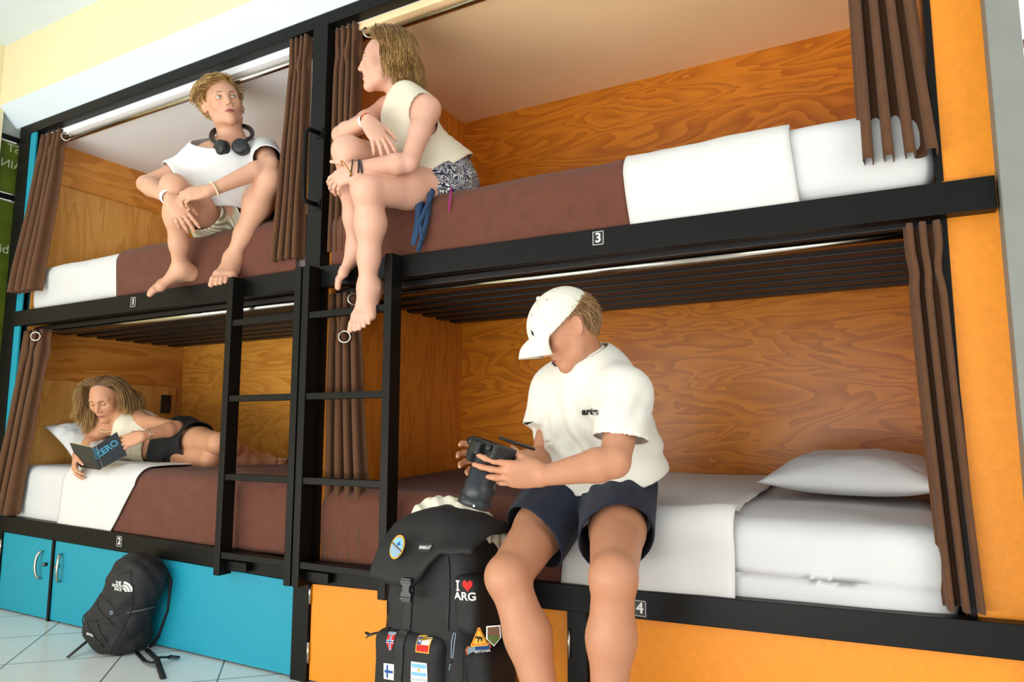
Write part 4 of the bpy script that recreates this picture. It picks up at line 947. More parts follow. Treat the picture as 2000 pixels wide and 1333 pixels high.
def headphone_man():
    t = thing('person', PD(455, 440, 3.18), 'person in white t-shirt with headphones round neck, sitting hunched on bunk 1', 'person')
    HR, HL, KR, KL = PD(428, 442, 3.17), PD(488, 430, 3.20), PD(340, 366, 2.80), PD(526, 350, 2.86)
    AR, AL = PD(352, 522, 2.99), PD(455, 503, 2.90); LS, RS = PD(514, 297, 3.10), PD(382, 322, 3.04)
    RE, RW, LE, LW = PD(285, 360, 2.93), PD(332, 387, 2.76), PD(528, 322, 2.86), PD(410, 373, 2.74)
    NB = PD(455, 275, 3.10); HS = .93; hc = PD(436, 203, 3.06)
    B = Body(); p, fr = head(B, hc, RT*.50-FW*.84+UP*.10, UP*.97-RT*.16-FW*.12, HS, neck_to=NB, nr=.054)
    pc = (HR+HL)/2; ch = (LS+RS)/2-UP*.07+FW*.01; sd = nrm(LS-RS); up = nrm(NB-pc); R = [sd, nrm(np.cross(up, sd)), up]
    for S in (LS, RS): B.cone(NB-UP*.035, S-UP*.005, .038, .042, .04)
    B.ell(ch-UP*.01, R, A(.15, .095, .15), .06); B.cone(ch, pc+UP*.03, .115, .125, .05); B.cone(HR, HL, .10, .10, .04)
    leg(B, HL, KL, AL, .96); leg(B, HR, KR, AR, .96)
    foot(B, AR, nrm(-RT*.72-UP*.34-FW*.45), nrm(UP*.85-FW*.4), False, .93); foot(B, AL, nrm(-FW*.86-UP*.30-RT*.05), nrm(UP*.8-FW*.5), True, .93, .5)
    arm(B, LS, LE, LW, .92); arm(B, RS, RE, RW, .92)
    hand(B, LW, -RT*.93-UP*.16-FW*.15, UP*.55-FW*.75, True, .90, curl=((.4, .7, .5), (.45, .75, .5), (.5, .8, .5), (.6, .8, .5)), spread=.03, thumb=(.35, .9))
    hand(B, RW, RT*.50-UP*.72-FW*.1, -FW*.85+RT*.2+UP*.2, False, .90, curl=((.2, .3, .2), (.3, .35, .2), (.4, .4, .3), (.5, .5, .3)), spread=.10, thumb=(.5, .5))
    sk = skinmat('skin_fair', '#cf9d80', marks=face_marks(p, fr, HS, '#b9625c')); surf('body', B, sk, t, .0032)
    eyes(t, p, fr, RT*.75-FW*.60+UP*.15, HS, '#5f7f8c', sk); brows(t, p, mat('brow_blond', '#7d5a36', .8), HS, lift=-.002); lips(t, p, HS, '#b56058', .0007)
    rnd = random.Random(11)
    hm = hairmat('golden_blond_hair', '#8a6234', '#dcb877')
    keep = lambda v: (v[2] > .40 and v[0] < .90) or (v[0] < .42 and v[2] > .10) or (v[0] < .12 and v[2] > -.05) or (v[0] < -.2 and v[2] > -.65)
    roots = scalp(p, fr, HS, 7000, rnd, keep, lambda v: .075 if v[2] > .35 else .036, lambda v: ((-.6, -.8, .1) if v[2] > .35 else (-.45, 0, -.9)), .10, curl=.38, wave=75, vol=.13, lift=.28)
    strands('hair', hm, t, roots, (.0015, .0007), 4, lambda q: .15+.85*rnd.random(), 5); haircap(t, p, fr, HS, [(.045, 0, .045), (0, 0, -.03)], [(-.75, 0, .66), (-.55, 0, .83)], hm, .003)
    # t-shirt
    T = Body(); T.cone(NB-UP*.030, LS, .062, .060, .04); T.cone(NB-UP*.030, RS, .062, .060, .04); CO = NB+UP*.002-FW*.016; CN = nrm(UP*.8-FW*.5+RT*.1); T.cone(CO-CN*.05, CO+CN*.015, .078, .062, .03)
    T.ell(ch, R, A(.172, .115, .17), .05); T.cone(ch-UP*.05, pc+UP*.03-FW*.02, .125, .130, .06)
    S1 = Body(); le = LS+(LE-LS)*.62; S1.cone(LS, le+(LE-LS)*.1, .060, .060, .02); S2 = Body(); re = RS+(RE-RS)*.52; S2.cone(RS, re+(RE-RS)*.12, .058, .058, .02)
    sh = mat('white_cotton', '#dededc', .88, 0, .02, 6, .3, 500, sheen=.15)
    cloth('t_shirt', [(T, [(pc+UP*.005, UP+FW*.2), (CO, -CN)]), (S1, [(le, LS-LE)]), (S2, [(re, RS-RE)])], sh, t, folds=((ch-UP*.1, UP*.9+RT*.4, .05, .006, .12), (ch+RT*.1, UP*.3+RT, .045, .005, .10), (ch-RT*.12-UP*.02, UP+RT*.6, .045, .006, .09)))
    bm = bm_new(); torus(bm, CO, CN, .062, .004, 36, 8); obj('collar', bm, sh, t, True)
    # striped beige shorts
    P = Body(); P.cone(HR, HL, .112, .112, .04); bl = Body(); el = HL+(KL-HL)*.42; bl.cone(HL, HL+(KL-HL)*.5, .100, .088, .02); br = Body(); er = HR+(KR-HR)*.42; br.cone(HR, HR+(KR-HR)*.5, .100, .086, .02)
    m, nt, b = newmat('striped_shorts'); N = nt.nodes; L = nt.links; tc = N.new('ShaderNodeTexCoord'); w = N.new('ShaderNodeTexWave'); w.inputs['Scale'].default_value = 22; L.new(tc.outputs['Object'], w.inputs[0]); mx = N.new('ShaderNodeMix'); mx.data_type = 'RGBA'; L.new(w.outputs['Fac'], mx.inputs[0]); mx.inputs[6].default_value = srgb('#8f8668'); mx.inputs[7].default_value = srgb('#e6e0cc'); L.new(mx.outputs[2], b.inputs['Base Color']); setp(b, Roughness=.9)
    cloth('shorts', [(P, []), (bl, [(el, HL-KL)]), (br, [(er, HR-KR)])], m, t)
    # wrist band and bead bracelet
    d = nrm(RW-RE); bm = bm_new(); tube(bm, [RW-d*.030, RW-d*.004], .031, 26, False); o = obj('watch', bm, mat('white_band', '#dfe3e6', .35), t, True); md = o.modifiers.new('t', 'SOLIDIFY'); md.thickness = .003
    d = nrm(LW-LE); bm = bm_new(); e1 = nrm(np.cross(d, UP)); e2 = np.cross(d, e1)
    for k in range(26):
        a = 2*math.pi*k/26; bmesh.ops.create_uvsphere(bm, u_segments=8, v_segments=6, radius=.0042, matrix=Matrix.Translation(Vector(LW-d*.018+(e1*math.cos(a)+e2*math.sin(a))*.0285)))
    obj('bead_bracelet', bm, mat('pale_beads', '#d8c8a8', .4), t, True)
    # headphones (a thing of their own, hanging round his neck)
    h = thing('headphones', NB, 'black over-ear headphones hanging round the neck of the seated blond person on bunk 1', 'headphones')
    bk = mat('headphone_black', '#17181a', .42, 0, .08, 40); pad = mat('ear_pad', '#0d0d0e', .7)
    cA, cB, cT = PD(432, 289, 2.965), PD(470, 287, 2.975), PD(478, 262, 3.20)
    g = [cA+UP*.012, PD(414, 272, 3.00), PD(420, 255, 3.10), PD(455, 245, 3.17), PD(485, 250, 3.16), PD(492, 266, 3.06), cB+UP*.012]; pts = []
    for i in range(len(g)-1):
        for q in np.linspace(0, 1, 6)[:-1]:
            p0, p1, p2, p3 = g[max(i-1, 0)], g[i], g[i+1], g[min(i+2, len(g)-1)]
            pts.append(.5*((2*p1)+(p2-p0)*q+(2*p0-5*p1+4*p2-p3)*q*q+(3*p1-p0-3*p2+p3)*q**3))
    pts.append(g[-1]); tubeobj('headband', pts, .0115, bk, h, 12, .7)
    for c, dx in ((cA, -RT*.55-FW*.8), (cB, RT*.15-FW*.95)):
        d = nrm(dx); cup = bm_new(); tube(cup, [c-d*.010, c-d*.006, c+d*.010, c+d*.018, c+d*.021], [.026, .034, .034, .028, .012], 28); cu = obj('ear_cup', cup, bk, h, True)
        pb = bm_new(); torus(pb, c-d*.014, d, .025, .010, 28, 10); obj('ear_pad', pb, pad, cu, True)
headphone_man()

# ================================================================== woman in the tank top, sitting on bunk 3
def tank_woman():
    t = thing('person', PD(850, 350, 2.62), 'person in cream tank top with shoulder-length blond hair, sitting on bunk 3 above the ladder', 'person')
    HL, HR, KL, KR = PD(866, 366, 2.60), PD(842, 352, 2.72), PD(718, 372, 2.34), PD(680, 297, 2.38)
    AL, AR = PD(718, 560, 2.415), PD(694, 480, 2.53); LS, RS = PD(836, 214, 2.46), PD(756, 214, 2.68)
    LE, LW, RE, RW = PD(799, 318, 2.36), PD(697, 328, 2.31), PD(666, 264, 2.50), PD(718, 234, 2.36)
    NB = PD(786, 190, 2.60); HS = .90; hc = PD(756, 122, 2.60); W = PD(860, 322, 2.62)
    B = Body(); p, fr = head(B, hc, -RT*.98-FW*.10+UP*.02, UP+RT*.03, HS, True, neck_to=NB-UP*.01, nr=.044)
    for S in (LS, RS): B.cone(NB-UP*.025, S, .032, .036, .04)
    sd = nrm(LS-RS); ch = (LS+RS)/2-UP*.085+RT*.012; up = nrm(NB-W); R = [sd, nrm(np.cross(up, sd)), up]; fwd = nrm(np.cross(sd, up))
    fwd = fwd if fwd@(-RT) > 0 else -fwd
    B.ell(ch, R, A(.122, .080, .140), .05); B.cone(ch-up*.06, W, .088, .088, .05); B.cone(W, (HL+HR)/2, .10, .115, .05); B.cone(HL, HR, .10, .095, .04)
    for s_ in (-1, 1): B.sph(ch+fwd*.055+sd*s_*.055-up*.035, .046, .03)
    leg(B, HL, KL, AL, .96, th=(.088, .074, .056)); leg(B, HR, KR, AR, .94, th=(.088, .074, .056))
    foot(B, AL, nrm(-UP*.80-RT*.28-FW*.5), nrm(-FW*.75+UP*.55-RT*.2), True, .88, .2); foot(B, AR, nrm(-RT*.72-UP*.62-FW*.2), nrm(-RT*.5+UP*.7-FW*.4), False, .88, .5)
    arm(B, LS, LE, LW, .84); arm(B, RS, RE, RW, .82)
    hand(B, LW, -RT*.86-UP*.40+FW*.22, -FW*.85+UP*.35-RT*.1, True, .86, curl=((.3, .4, .3), (.4, .5, .3), (.45, .5, .3), (.5, .5, .3)), spread=.12, thumb=(.9, -.2))
    hand(B, RW, RT*.50-UP*.80-FW*.2, -FW*.80+RT*.35+UP*.3, False, .86, curl=((.15, .2, .1), (.2, .3, .2), (.25, .35, .2), (.3, .4, .3)), spread=.14, thumb=(.7, .2))
    sk = skinmat('skin_rosy', '#d6a48c', marks=face_marks(p, fr, HS, '#b8605c')); surf('body', B, sk, t, .0032)
    eyes(t, p, fr, -RT*.95-UP*.10, HS, '#5a6b70', sk); brows(t, p, mat('brow_brown_2', '#6b4b2c', .8), HS, lift=-.002); lips(t, p, HS, '#b25a56')
    rnd = random.Random(21)
    hm = hairmat('light_brown_blond_hair', '#6e4a28', '#d6ac68')
    keep = lambda v: v[0] < .50+.34*(v[2] > .50) and v[2] > -.30 and not (v[0] > .10 and v[2] < .15)
    roots = scalp(p, fr, HS, 9000, rnd, keep, lambda v: .150+.05*max(0, v[2]), lambda v: (-.75 if v[0] > .0 else -.2, .75*np.sign(v[1]+.001), .1) if v[2] > .5 else (-.6 if v[0] > -.1 else -.15, .05*np.sign(v[1]), -.8), .24, curl=.10, wave=40, vol=.17, body=((NB-UP*.01, .055),))
    strands('hair', hm, t, roots, (.0016, .0008), 4, lambda q: min(1, .05+.95*rnd.random()*(.30+.7*min(1, max(0, (hc[2]+.09-q[-1][2])/.14)))), 6, grad=.4); haircap(t, p, fr, HS, [(.030, 0, .05), (0, 0, -.045)], [(-.85, 0, .52), (-.5, 0, .86)], hm, .004)
    # tank top
    T = Body(); T.ell(ch, R, A(.122, .080, .140)+.009, .05); T.cone(ch-up*.06, W-up*.06, .102, .130, .05)
    for s_ in (-1, 1): T.sph(ch+fwd*.055+sd*s_*.055-up*.035, .054, .03)
    for S in (LS, RS): T.cone(NB-UP*.030, S, .044, .046, .04)
    T.cone(NB-UP*.06, NB-UP*.02, .07, .055, .04)
    sh = mat('cream_ribbed_cotton', '#d8cfb8', .88, 0, .03, 10, .5, 320, sheen=.15)
    cloth('tank_top', [(T, [(W-up*.040, up+fwd*.12)])], sh, t, k=.02, folds=((W+up*.06, up+fwd*.4, .026, .004, .10), (W+up*.03-fwd*.05, up-fwd*.3, .024, .0035, .09)),
        holes=((LS+sd*.034-up*.012+fwd*.012, .078), (RS-sd*.034-up*.012+fwd*.012, .078), (NB+up*.012+fwd*.035, .078)))
    # patterned wrap shorts
    m, nt, b = newmat('navy_white_pattern'); N = nt.nodes; L = nt.links; tc = N.new('ShaderNodeTexCoord'); nz = N.new('ShaderNodeTexNoise'); nz.inputs['Scale'].default_value = 14; nz.inputs['Distortion'].default_value = 2.5; L.new(tc.outputs['Object'], nz.inputs[0])
    ml = N.new('ShaderNodeMath'); ml.operation = 'MULTIPLY'; ml.inputs[1].default_value = 13; L.new(nz.outputs[0], ml.inputs[0]); fr_ = N.new('ShaderNodeMath'); fr_.operation = 'FRACT'; L.new(ml.outputs[0], fr_.inputs[0]); gt = N.new('ShaderNodeMath'); gt.operation = 'GREATER_THAN'; gt.inputs[1].default_value = .68; L.new(fr_.outputs[0], gt.inputs[0])
    mx = N.new('ShaderNodeMix'); mx.data_type = 'RGBA'; L.new(gt.outputs[0], mx.inputs[0]); mx.inputs[6].default_value = srgb('#161b33'); mx.inputs[7].default_value = srgb('#d5d3d0'); L.new(mx.outputs[2], b.inputs['Base Color']); setp(b, Roughness=.9)
    P = Body(); P.cone(HL, HR, .122, .112, .04); P.cone((HL+HR)/2, W-up*.05, .12, .10, .04); bl = Body(); el = HL+(KL-HL)*.20; bl.cone(HL, el+(KL-HL)*.1, .112, .100, .03); br = Body(); er = HR+(KR-HR)*.24; br.cone(HR, er+(KR-HR)*.1, .108, .098, .03)
    cloth('shorts', [(P, [(W-up*.030, -up-fwd*.08)]), (bl, [(el, HL-KL+UP*.1), (W-up*.030, -up-fwd*.08)]), (br, [(er, HR-KR), (W-up*.030, -up-fwd*.08)])], m, t, folds=((HL, RT+UP, .045, .010, .15), (HL-UP*.05, RT-UP, .04, .008, .15)))
    # blue ties, pink string, folded white waistband
    rb = mat('blue_cotton_tie', '#23405f', .9, 0, .2, 60, .5, 300)
    for k, (a, b_, c, d) in enumerate((((838, 372), (842, 405), (832, 445), (816, 492)), ((828, 376), (822, 400), (818, 430), (826, 470)), ((846, 372), (838, 395), (828, 420), (812, 450)), ((820, 378), (812, 395), (822, 420), (806, 480)))):
        pts = bez(*[PY(q[0], q[1], (.03, .008, -.004, -.008)[i]-.004*k) for i, q in enumerate((a, b_, c, d))], 14); tubeobj('hanging_tie', list(pts), [.012, .013, .012, .012, .011, .012, .011, .012, .011, .012, .012, .013, .012, .009], rb, t, 8, .5)
    tubeobj('pink_string', [PY(882, 365, .03), PY(879, 388, .012), PY(877, 413, .01)], .003, mat('magenta_string', '#a01e78', .8), t, 6)
    bm = bm_new(); rbox(bm, (-.022, -.02, -.030), (.022, .02, .030), .012, (10, 8, 12), lambda q: wr(q, .003, 30)); mm = frame(PD(906, 348, 2.60), RT*.8+UP*.5, UP); bm.transform(mm); m2, nt, b = newmat('striped_towel'); N = nt.nodes; w = N.new('ShaderNodeTexWave'); w.inputs['Scale'].default_value = 26; tc = N.new('ShaderNodeTexCoord'); nt.links.new(tc.outputs['Object'], w.inputs[0]); rp = N.new('ShaderNodeValToRGB'); rp.color_ramp.elements[0].color = srgb('#6d675f'); rp.color_ramp.elements[1].color = srgb('#ddd8cc'); rp.color_ramp.elements[1].position = .4; nt.links.new(w.outputs['Fac'], rp.inputs[0]); nt.links.new(rp.outputs[0], b.inputs['Base Color']); setp(b, Roughness=.9)
    obj('folded_waistband', bm, m2, t, True)
    # bracelets
    def band(name, W_, E_, off, wid, r, mm_, thick=.002):
        d = nrm(W_-E_); bm = bm_new(); tube(bm, [W_-d*(off+wid/2), W_-d*(off-wid/2)], r, 24, False); o = obj(name, bm, mm_, t, True); md = o.modifiers.new('t', 'SOLIDIFY'); md.thickness = thick; return o
    def cord(name, W_, E_, off, r, R_, mm_, tilt=.0):
        d = nrm(W_-E_); bm = bm_new(); torus(bm, W_-d*off, nrm(d+UP*tilt), R_, r, 26, 7); return obj(name, bm, mm_, t, True)
    cord('cord_bracelet', LW, LE, .012, .0042, .0235, mat('grey_braid', '#3b3440', .8, 0, .5, 250)); cord('cord_bracelet', LW, LE, .004, .003, .024, mat('dark_braid', '#2b2320', .8, 0, .4, 200), .2)
    cord('cord_bracelet', LW, LE, -.018, .0028, .0275, mat('brown_cord', '#4a3a1e', .7), .3); cord('cord_bracelet', LW, LE, -.034, .0022, .030, mat('ochre_cord', '#a5762a', .7), -.5)
    band('wrist_band', RW, RE, .022, .016, .0225, mat('white_wristband', '#e4e0da', .5)); band('wrist_band', RW, RE, .008, .007, .0228, mat('black_wristband', '#121212', .6)); band('wrist_band', RW, RE, .0005, .005, .023, mat('orange_wristband', '#e0662c', .6))
tank_woman()

# ================================================================== reading woman lying on bunk 2
def reading_woman():
    t = thing('person', PD(330, 890, 3.5), 'person in cream top and black shorts lying on bunk 2, reading a book', 'person')
    HL, HR, KL, KR = PD(356, 858, 3.50), PD(334, 890, 3.54), PD(428, 866, 3.22), PD(412, 899, 3.26)
    AL, AR = PD(490, 892, 3.44), PD(494, 905, 3.40); LS, RS = PD(268, 822, 3.52), PD(186, 850, 3.60)
    LE, LW, RE, RW = PD(345, 836, 3.36), PD(280, 852, 3.22), PD(160, 895, 3.46), PD(150, 888, 3.28)
    NB = PD(218, 828, 3.58); HS = .90; hc = PD(209, 777, 3.52); pc = (HL+HR)/2
    B = Body(); p, fr = head(B, hc, -FW*.90-RT*.06-UP*.36, UP*.92-FW*.36-RT*.06, HS, True, neck_to=NB, nr=.044)
    for S in (LS, RS): B.cone(NB, S, .036, .040, .04)
    sd = nrm(LS-RS); up = nrm(NB-pc); fwd = -FW; fwd = nrm(fwd-sd*(fwd@sd)); R = [sd, nrm(np.cross(up, sd)), up]; ch = (LS+RS)/2*.62+pc*.38
    ax = nrm((LS+RS)/2-pc); R = [nrm(np.cross(fwd, ax)), fwd, ax]; B.ell(ch, R, A(.115, .085, .135), .05); B.cone(ch, pc, .088, .098, .05); B.cone(HL, HR, .092, .092, .04)
    B.sph(ch+fwd*.06+ax*.03+R[0]*.05, .045, .03); B.sph(ch+fwd*.06+ax*.03-R[0]*.05, .045, .03)
    leg(B, HL, KL, AL, .92, th=(.084, .070, .052), ca=(.044, .045, .032), back=nrm(FW)); leg(B, HR, KR, AR, .90, th=(.084, .070, .050), ca=(.044, .045, .032), back=nrm(FW))
    foot(B, AL, nrm(RT*.95-UP*.12+FW*.2), nrm(UP*.4-FW*.6+RT*.3), True, .85); foot(B, AR, nrm(RT*.95-UP*.05+FW*.2), nrm(-FW*.7+UP*.3+RT*.3), False, .85)
    arm(B, LS, LE, LW, .84); arm(B, RS, RE, RW, .80)
    hand(B, LW, -RT*.93-UP*.26-FW*.1, -FW*.80+UP*.45, True, .86, curl=((.35, .4, .3), (.35, .45, .3), (.4, .5, .3), (.45, .5, .3)), spread=.2, thumb=(.5, .9))
    hand(B, RW, RT*.15-UP*.60-FW*.45, -RT*.8-FW*.5, False, .82, curl=((.4, .5, .3), (.4, .5, .3), (.4, .5, .3), (.4, .5, .3)), spread=.15, thumb=(.6, .6))
    sk = skinmat('skin_warm', '#c58f6d', marks=face_marks(p, fr, HS, '#b05a50')); surf('body', B, sk, t, .0032); eyes(t, p, fr, -FW*.4-UP*.9, HS, '#5a4a3a', sk, -12, 22)
    brows(t, p, mat('brow_brown_3', '#6b4a2e', .8), HS, lift=-.003); lips(t, p, HS, '#b0605a')
    rnd = random.Random(31); hm = hairmat('wavy_blond_hair', '#5d3d22', '#dcb26c')
    keep = lambda v: (v[2] > .50 or v[0] < .20) and v[0] < (.66 if v[2] > .66 else .22) and v[2] > -.4
    roots = scalp(p, fr, HS, 9000, rnd, keep, lambda v: .25 if v[2] > .2 else .21, lambda v: (-.95 if v[0] > .15 else -.25, .75*np.sign(v[1]+.001), -.25), .34, curl=.20, wave=34, vol=.10, lift=.05, steps=14, body=((NB, .05), (p(.040, 0, -.015), .086), (p(.052, 0, -.055), .072)))
    strands('hair', hm, t, roots, (.0017, .0008), 4, lambda q: min(1, .05+1.15*rnd.random()*min(1, max(0.06, (hc[2]+.03-q[-1][2])/.12))), 7, grad=.15); haircap(t, p, fr, HS, [(.030, 0, .06), (0, 0, -.045)], [(-.85, 0, .52), (-.5, 0, .86)], hm, .003)
    T = Body(); T.ell(ch, R, A(.125, .096, .150), .05); T.cone(ch, pc+ax*.05, .098, .100, .05)
    for s_ in (-1, 1): T.sph(ch+fwd*.06+ax*.03+R[0]*.05*s_, .051, .03)
    sh = mat('cream_knit', '#ded5bd', .9, 0, .03, 10, .5, 320, sheen=.15)
    cloth('sleeveless_top', [(T, [(pc+ax*.115, ax), (ch+ax*.100, -ax-R[0]*.25*0)])], sh, t, folds=((ch-ax*.05, ax+RT*.3, .035, .004, .12),))
    P = Body(); P.cone(HL, HR, .108, .108, .04); P.cone(pc, pc+ax*.09, .108, .104, .04); bl = Body(); el = HL+(KL-HL)*.44; bl.cone(HL, HL+(KL-HL)*.47, .104, .088, .03); br = Body(); er = HR+(KR-HR)*.32; br.cone(HR, HR+(KR-HR)*.42, .108, .096, .03)
    o = cloth('shorts', [(P, [(pc+ax*.085, -ax)]), (bl, [(el, HL-KL)]), (br, [(er, HR-KR)])], mat('black_denim', '#141417', .85, 0, .15, 40, .4, 400), t, folds=((HR, ax, .04, .005, .1),))
    d = nrm(LW-LE); bm = bm_new(); torus(bm, LW-d*.02, d, .0235, .0018, 24, 6); torus(bm, LW-d*.03, d, .024, .0014, 24, 6); obj('bracelet', bm, M['steel'], t, True)
    bm = bm_new(); torus(bm, NB+FW*-.02-UP*.0, nrm(UP*.7-FW*.7), .050, .003, 30, 7); obj('shell_necklace', bm, mat('shell_beads', '#cdbd97', .5, 0, .4, 300), t, True)
    return
reading_woman()
def book():
    A0, A1 = PD(184, 874, 3.16), PD(197, 917, 3.14)             # spine top, bottom
    L0, L1 = PD(136, 866, 3.26), PD(156, 913, 3.24); R0, R1 = PD(228, 844, 3.22), PD(248, 890, 3.20)
    t = thing('book', (A0+A1)/2, 'open black paperback held up by the person lying on bunk 2', 'book')
    bk = mat('book_cover_black', '#191d20', .35, 0, .06, 40); pg = mat('page_edges', '#e3cf93', .9, 0, .08, 300)
    def slab(name, a, b, c, d, off, th, m, inset=0):
        n = nrm(np.cross(b-a, d-a)); n = n if n@FW > 0 else -n; bm = bm_new(); cen = (a+b+c+d)/4
        q = [x+(cen-x)*inset for x in (a, b, c, d)]; v0 = [bm.verts.new(Vector(x+n*off)) for x in q]; v1 = [bm.verts.new(Vector(x+n*(off+th))) for x in q]
        bm.faces.new(v0); bm.faces.new(v1[::-1])
        for i in range(4): bm.faces.new((v0[i], v1[i], v1[(i+1) % 4], v0[(i+1) % 4]))
        bmesh.ops.recalc_face_normals(bm, faces=bm.faces); return obj(name, bm, m, t), n
    sw = nrm(R0-A0)*.010
    fc, nf = slab('front_cover', A0+sw, R0, R1, A1+sw, 0, .0015, bk); bc, nb = slab('back_cover', L0, A0-sw*.6, A1-sw*.6, L1, 0, .0015, bk)
    sp, _ = slab('spine', A0-sw*.6-FW*.004, A0+sw-FW*.004, A1+sw-FW*.004, A1-sw*.6-FW*.004, 0, .003, bk)
    slab('page_block', A0+sw, R0, R1, A1+sw, .0025, .010, pg, .02); slab('page_block', L0, A0-sw*.6, A1-sw*.6, L1, .0025, .012, pg, .02)
    bl = mat('blue_lettering', '#3a8fae', .5); c = (A0+R0+R1+A1)/4; xd = R0-A0; yd = A0-A1
    textobj('title', 'ZERO', .040, bl, c+yd*.14-nf*.0012-xd*.08, xd, yd, fc, .0008, .001)
    c2 = (A0+A1)/2+sw*.2-FW*.0048; textobj('spine_lettering', 'ZERO', .022, bl, c2+yd*.22, -yd, xd, sp, .0008)
    c3 = (L0+A0+A1+L1)/4; xd = A0-L0
    for k in range(6): textobj('blurb_line', '-'*14, .012, mat('grey_print', '#5f7f88', .6), c3+yd*(.24-.07*k)-nb*.0012, xd, yd, bc, .0006)
book()
# ================================================================== large backpack in front of the orange locker
PK = mat('pack_black_nylon', '#121212', .72, 0, .14, 18, .5, 420); PK2 = mat('pack_webbing', '#121212', .6, 0, .1, 60, .6, 500); BUCK = mat('pack_buckle', '#1f2021', .35)
PAT = {k: mat('patch_'+k, v, .8, 0, .06, 200, .6, 900) for k, v in dict(white='#e4e2da', red='#c8201f', blue='#1f4e8c', sky='#7db4da', yellow='#e2b03a', green='#4d5c2a', brown='#6b4a33', gold='#c99a2e', black='#151515', orange='#d9641c', steel='#8fa3b3').items()}
def big_pack():
    t = thing('backpack', (-.11, -.185, 0), 'large black trekking backpack with flag patches and cream cloth under its lid', 'backpack')
    def wob(a, s): return lambda q: noise.noise_vector(Vector((q.x*s, q.y*s, q.z*s*1.4)))*a+Vector((0, 0, 0))
    def taper(q):
        w = wob(.009, 7)(q)+wob(.004, 19)(q); k = .035*max(0, (q.z-.30)/.35)**1.5; w.x += -k*(q.x+.11)/.16*.8; return w
    bm = bm_new(); rbox(bm, (-.270, -.295, .004), (.045, -.075, .60), .060, (34, 24, 50), taper); body = obj('main_compartment', bm, PK, t, True)
    # front panel between seams, bottom pocket, side pocket
    bm = bm_new(); rbox(bm, (-.262, -.325, .03), (-.035, -.24, .335), .030, (30, 10, 30), lambda q: wob(.006, 11)(q)); fp = obj('front_pocket', bm, PK, t, True)
    bm = bm_new(); rbox(bm, (-.020, -.300, .345), (.062, -.12, .50), .028, (14, 20, 20), lambda q: wob(.006, 14)(q)); sp = obj('side_pocket', bm, PK, t, True)
    bm = bm_new(); rbox(bm, (-.015, -.285, .02), (.085, -.10, .31), .035, (16, 20, 26), lambda q: wob(.007, 12)(q)); sp2 = obj('side_pocket', bm, PK, t, True)
    # lid: domed flap drooping over the front
    bm = bm_new(); g = []
    for i in range(37):
        a = i/36; row = []
        for j in range(29):
            b = j/28; x = -.262+.315*a; yb = -.065-.250*b
            z = .600+.048*math.sin(math.pi*a)**.6*math.sin(math.pi*min(1, b*1.15+.0))**.7-.10*max(0, b-.62)**1.2*2.2*(1-.75*np.clip((a-.42)/.3, 0, 1))-.02*abs(a-.45)
            if b > .8: yb = -.265-.055*math.sin((b-.8)/.2*math.pi/2); z -= .05*(b-.8)/.2*(1+.6*math.sin(a*math.pi))*(1-.7*np.clip((a-.42)/.3, 0, 1))
            x += .012*(a-.5)*b; row.append(bm.verts.new(Vector((x, yb, z))+wob(.006, 16)(Vector((x, yb, z)))))
        g.append(row)
    for a, b in zip(g, g[1:]):
        for j in range(28): bm.faces.new((a[j], b[j], b[j+1], a[j+1]))
    lid = obj('lid', bm, PK, t, True); md = lid.modifiers.new('thick', 'SOLIDIFY'); md.thickness = .014; md.offset = -1
    # cream cloth bundled under the lid
    B = Body(); pts = [PY(806, 1030, -.20), PY(826, 1012, -.17), PY(856, 1000, -.15), PY(892, 1008, -.14), PY(925, 1028, -.13), PY(950, 1050, -.13), PY(955, 1072, -.14)]
    B.chain(pts, [.022, .032, .038, .042, .042, .036, .024], .03); B.chain([q+A(0, .05, -.03) for q in pts], [.02, .035, .045, .05, .05, .045, .03], .03)
    def rk(F, ax):
        X, Y, Z = np.meshgrid(*ax, indexing='ij', sparse=True); return F-(.0045*np.sin(X*95+2*np.sin(Y*60)+Z*40)+.003*np.sin(Y*150+X*60)).astype(np.float32)
    c = surf('rolled_cloth', B, mat('cream_canvas', '#d9d2bd', .9, 0, .06, 14, .4, 300), None, .004, 1, rk); tag(c, 'cream cloth bundled under the lid of the large backpack', 'cloth')
    nF = A(0, -1, 0.); nS = nrm(A(.85, -.53, 0))
    # centre strap and buckle
    def ST(name, uv, w, m, n, tgt, par=t, off=.002, th=.002, k=16):
        P = [PY(u, v, -.31) for u, v in uv]; bm = bm_new(); L = []
        for i in range(k+1):
            q = i/k*(len(P)-1); j = min(int(q), len(P)-2); L.append(P[j]+(P[j+1]-P[j])*(q-j))
        V_ = []
        for i, p_ in enumerate(L):
            d = nrm(L[min(i+1, k)]-L[max(i-1, 0)]); s_ = nrm(np.cross(d, n)); V_.append([bm.verts.new(Vector(p_+s_*w*(e-.5)+n*h_)) for h_ in (0, th) for e in (0, .5, 1)])
        for a, b in zip(V_, V_[1:]):
            for (i0, i1) in ((0, 1), (1, 2)): bm.faces.new((a[i0], a[i1], b[i1], b[i0])); bm.faces.new((a[i0+3], b[i0+3], b[i1+3], a[i1+3]))
            bm.faces.new((a[0], b[0], b[3], a[3])); bm.faces.new((a[2], a[5], b[5], b[2]))
        bmesh.ops.recalc_face_normals(bm, faces=bm.faces); o = obj(name, bm, m, par); 
        if tgt is not None: stick(o, tgt, n, off, .12)
        return o
    ST('strap', [(795, 1118), (792, 1175), (790, 1235)], .026, PK2, nF, body); ST('strap', [(789, 1232), (785, 1330)], .026, PK2, nF, fp)
    bc = PY(797, 1152, -.335); bx_ = frame(bc, (1, 0, 0), (0, 0, 1)); bm = bm_new()
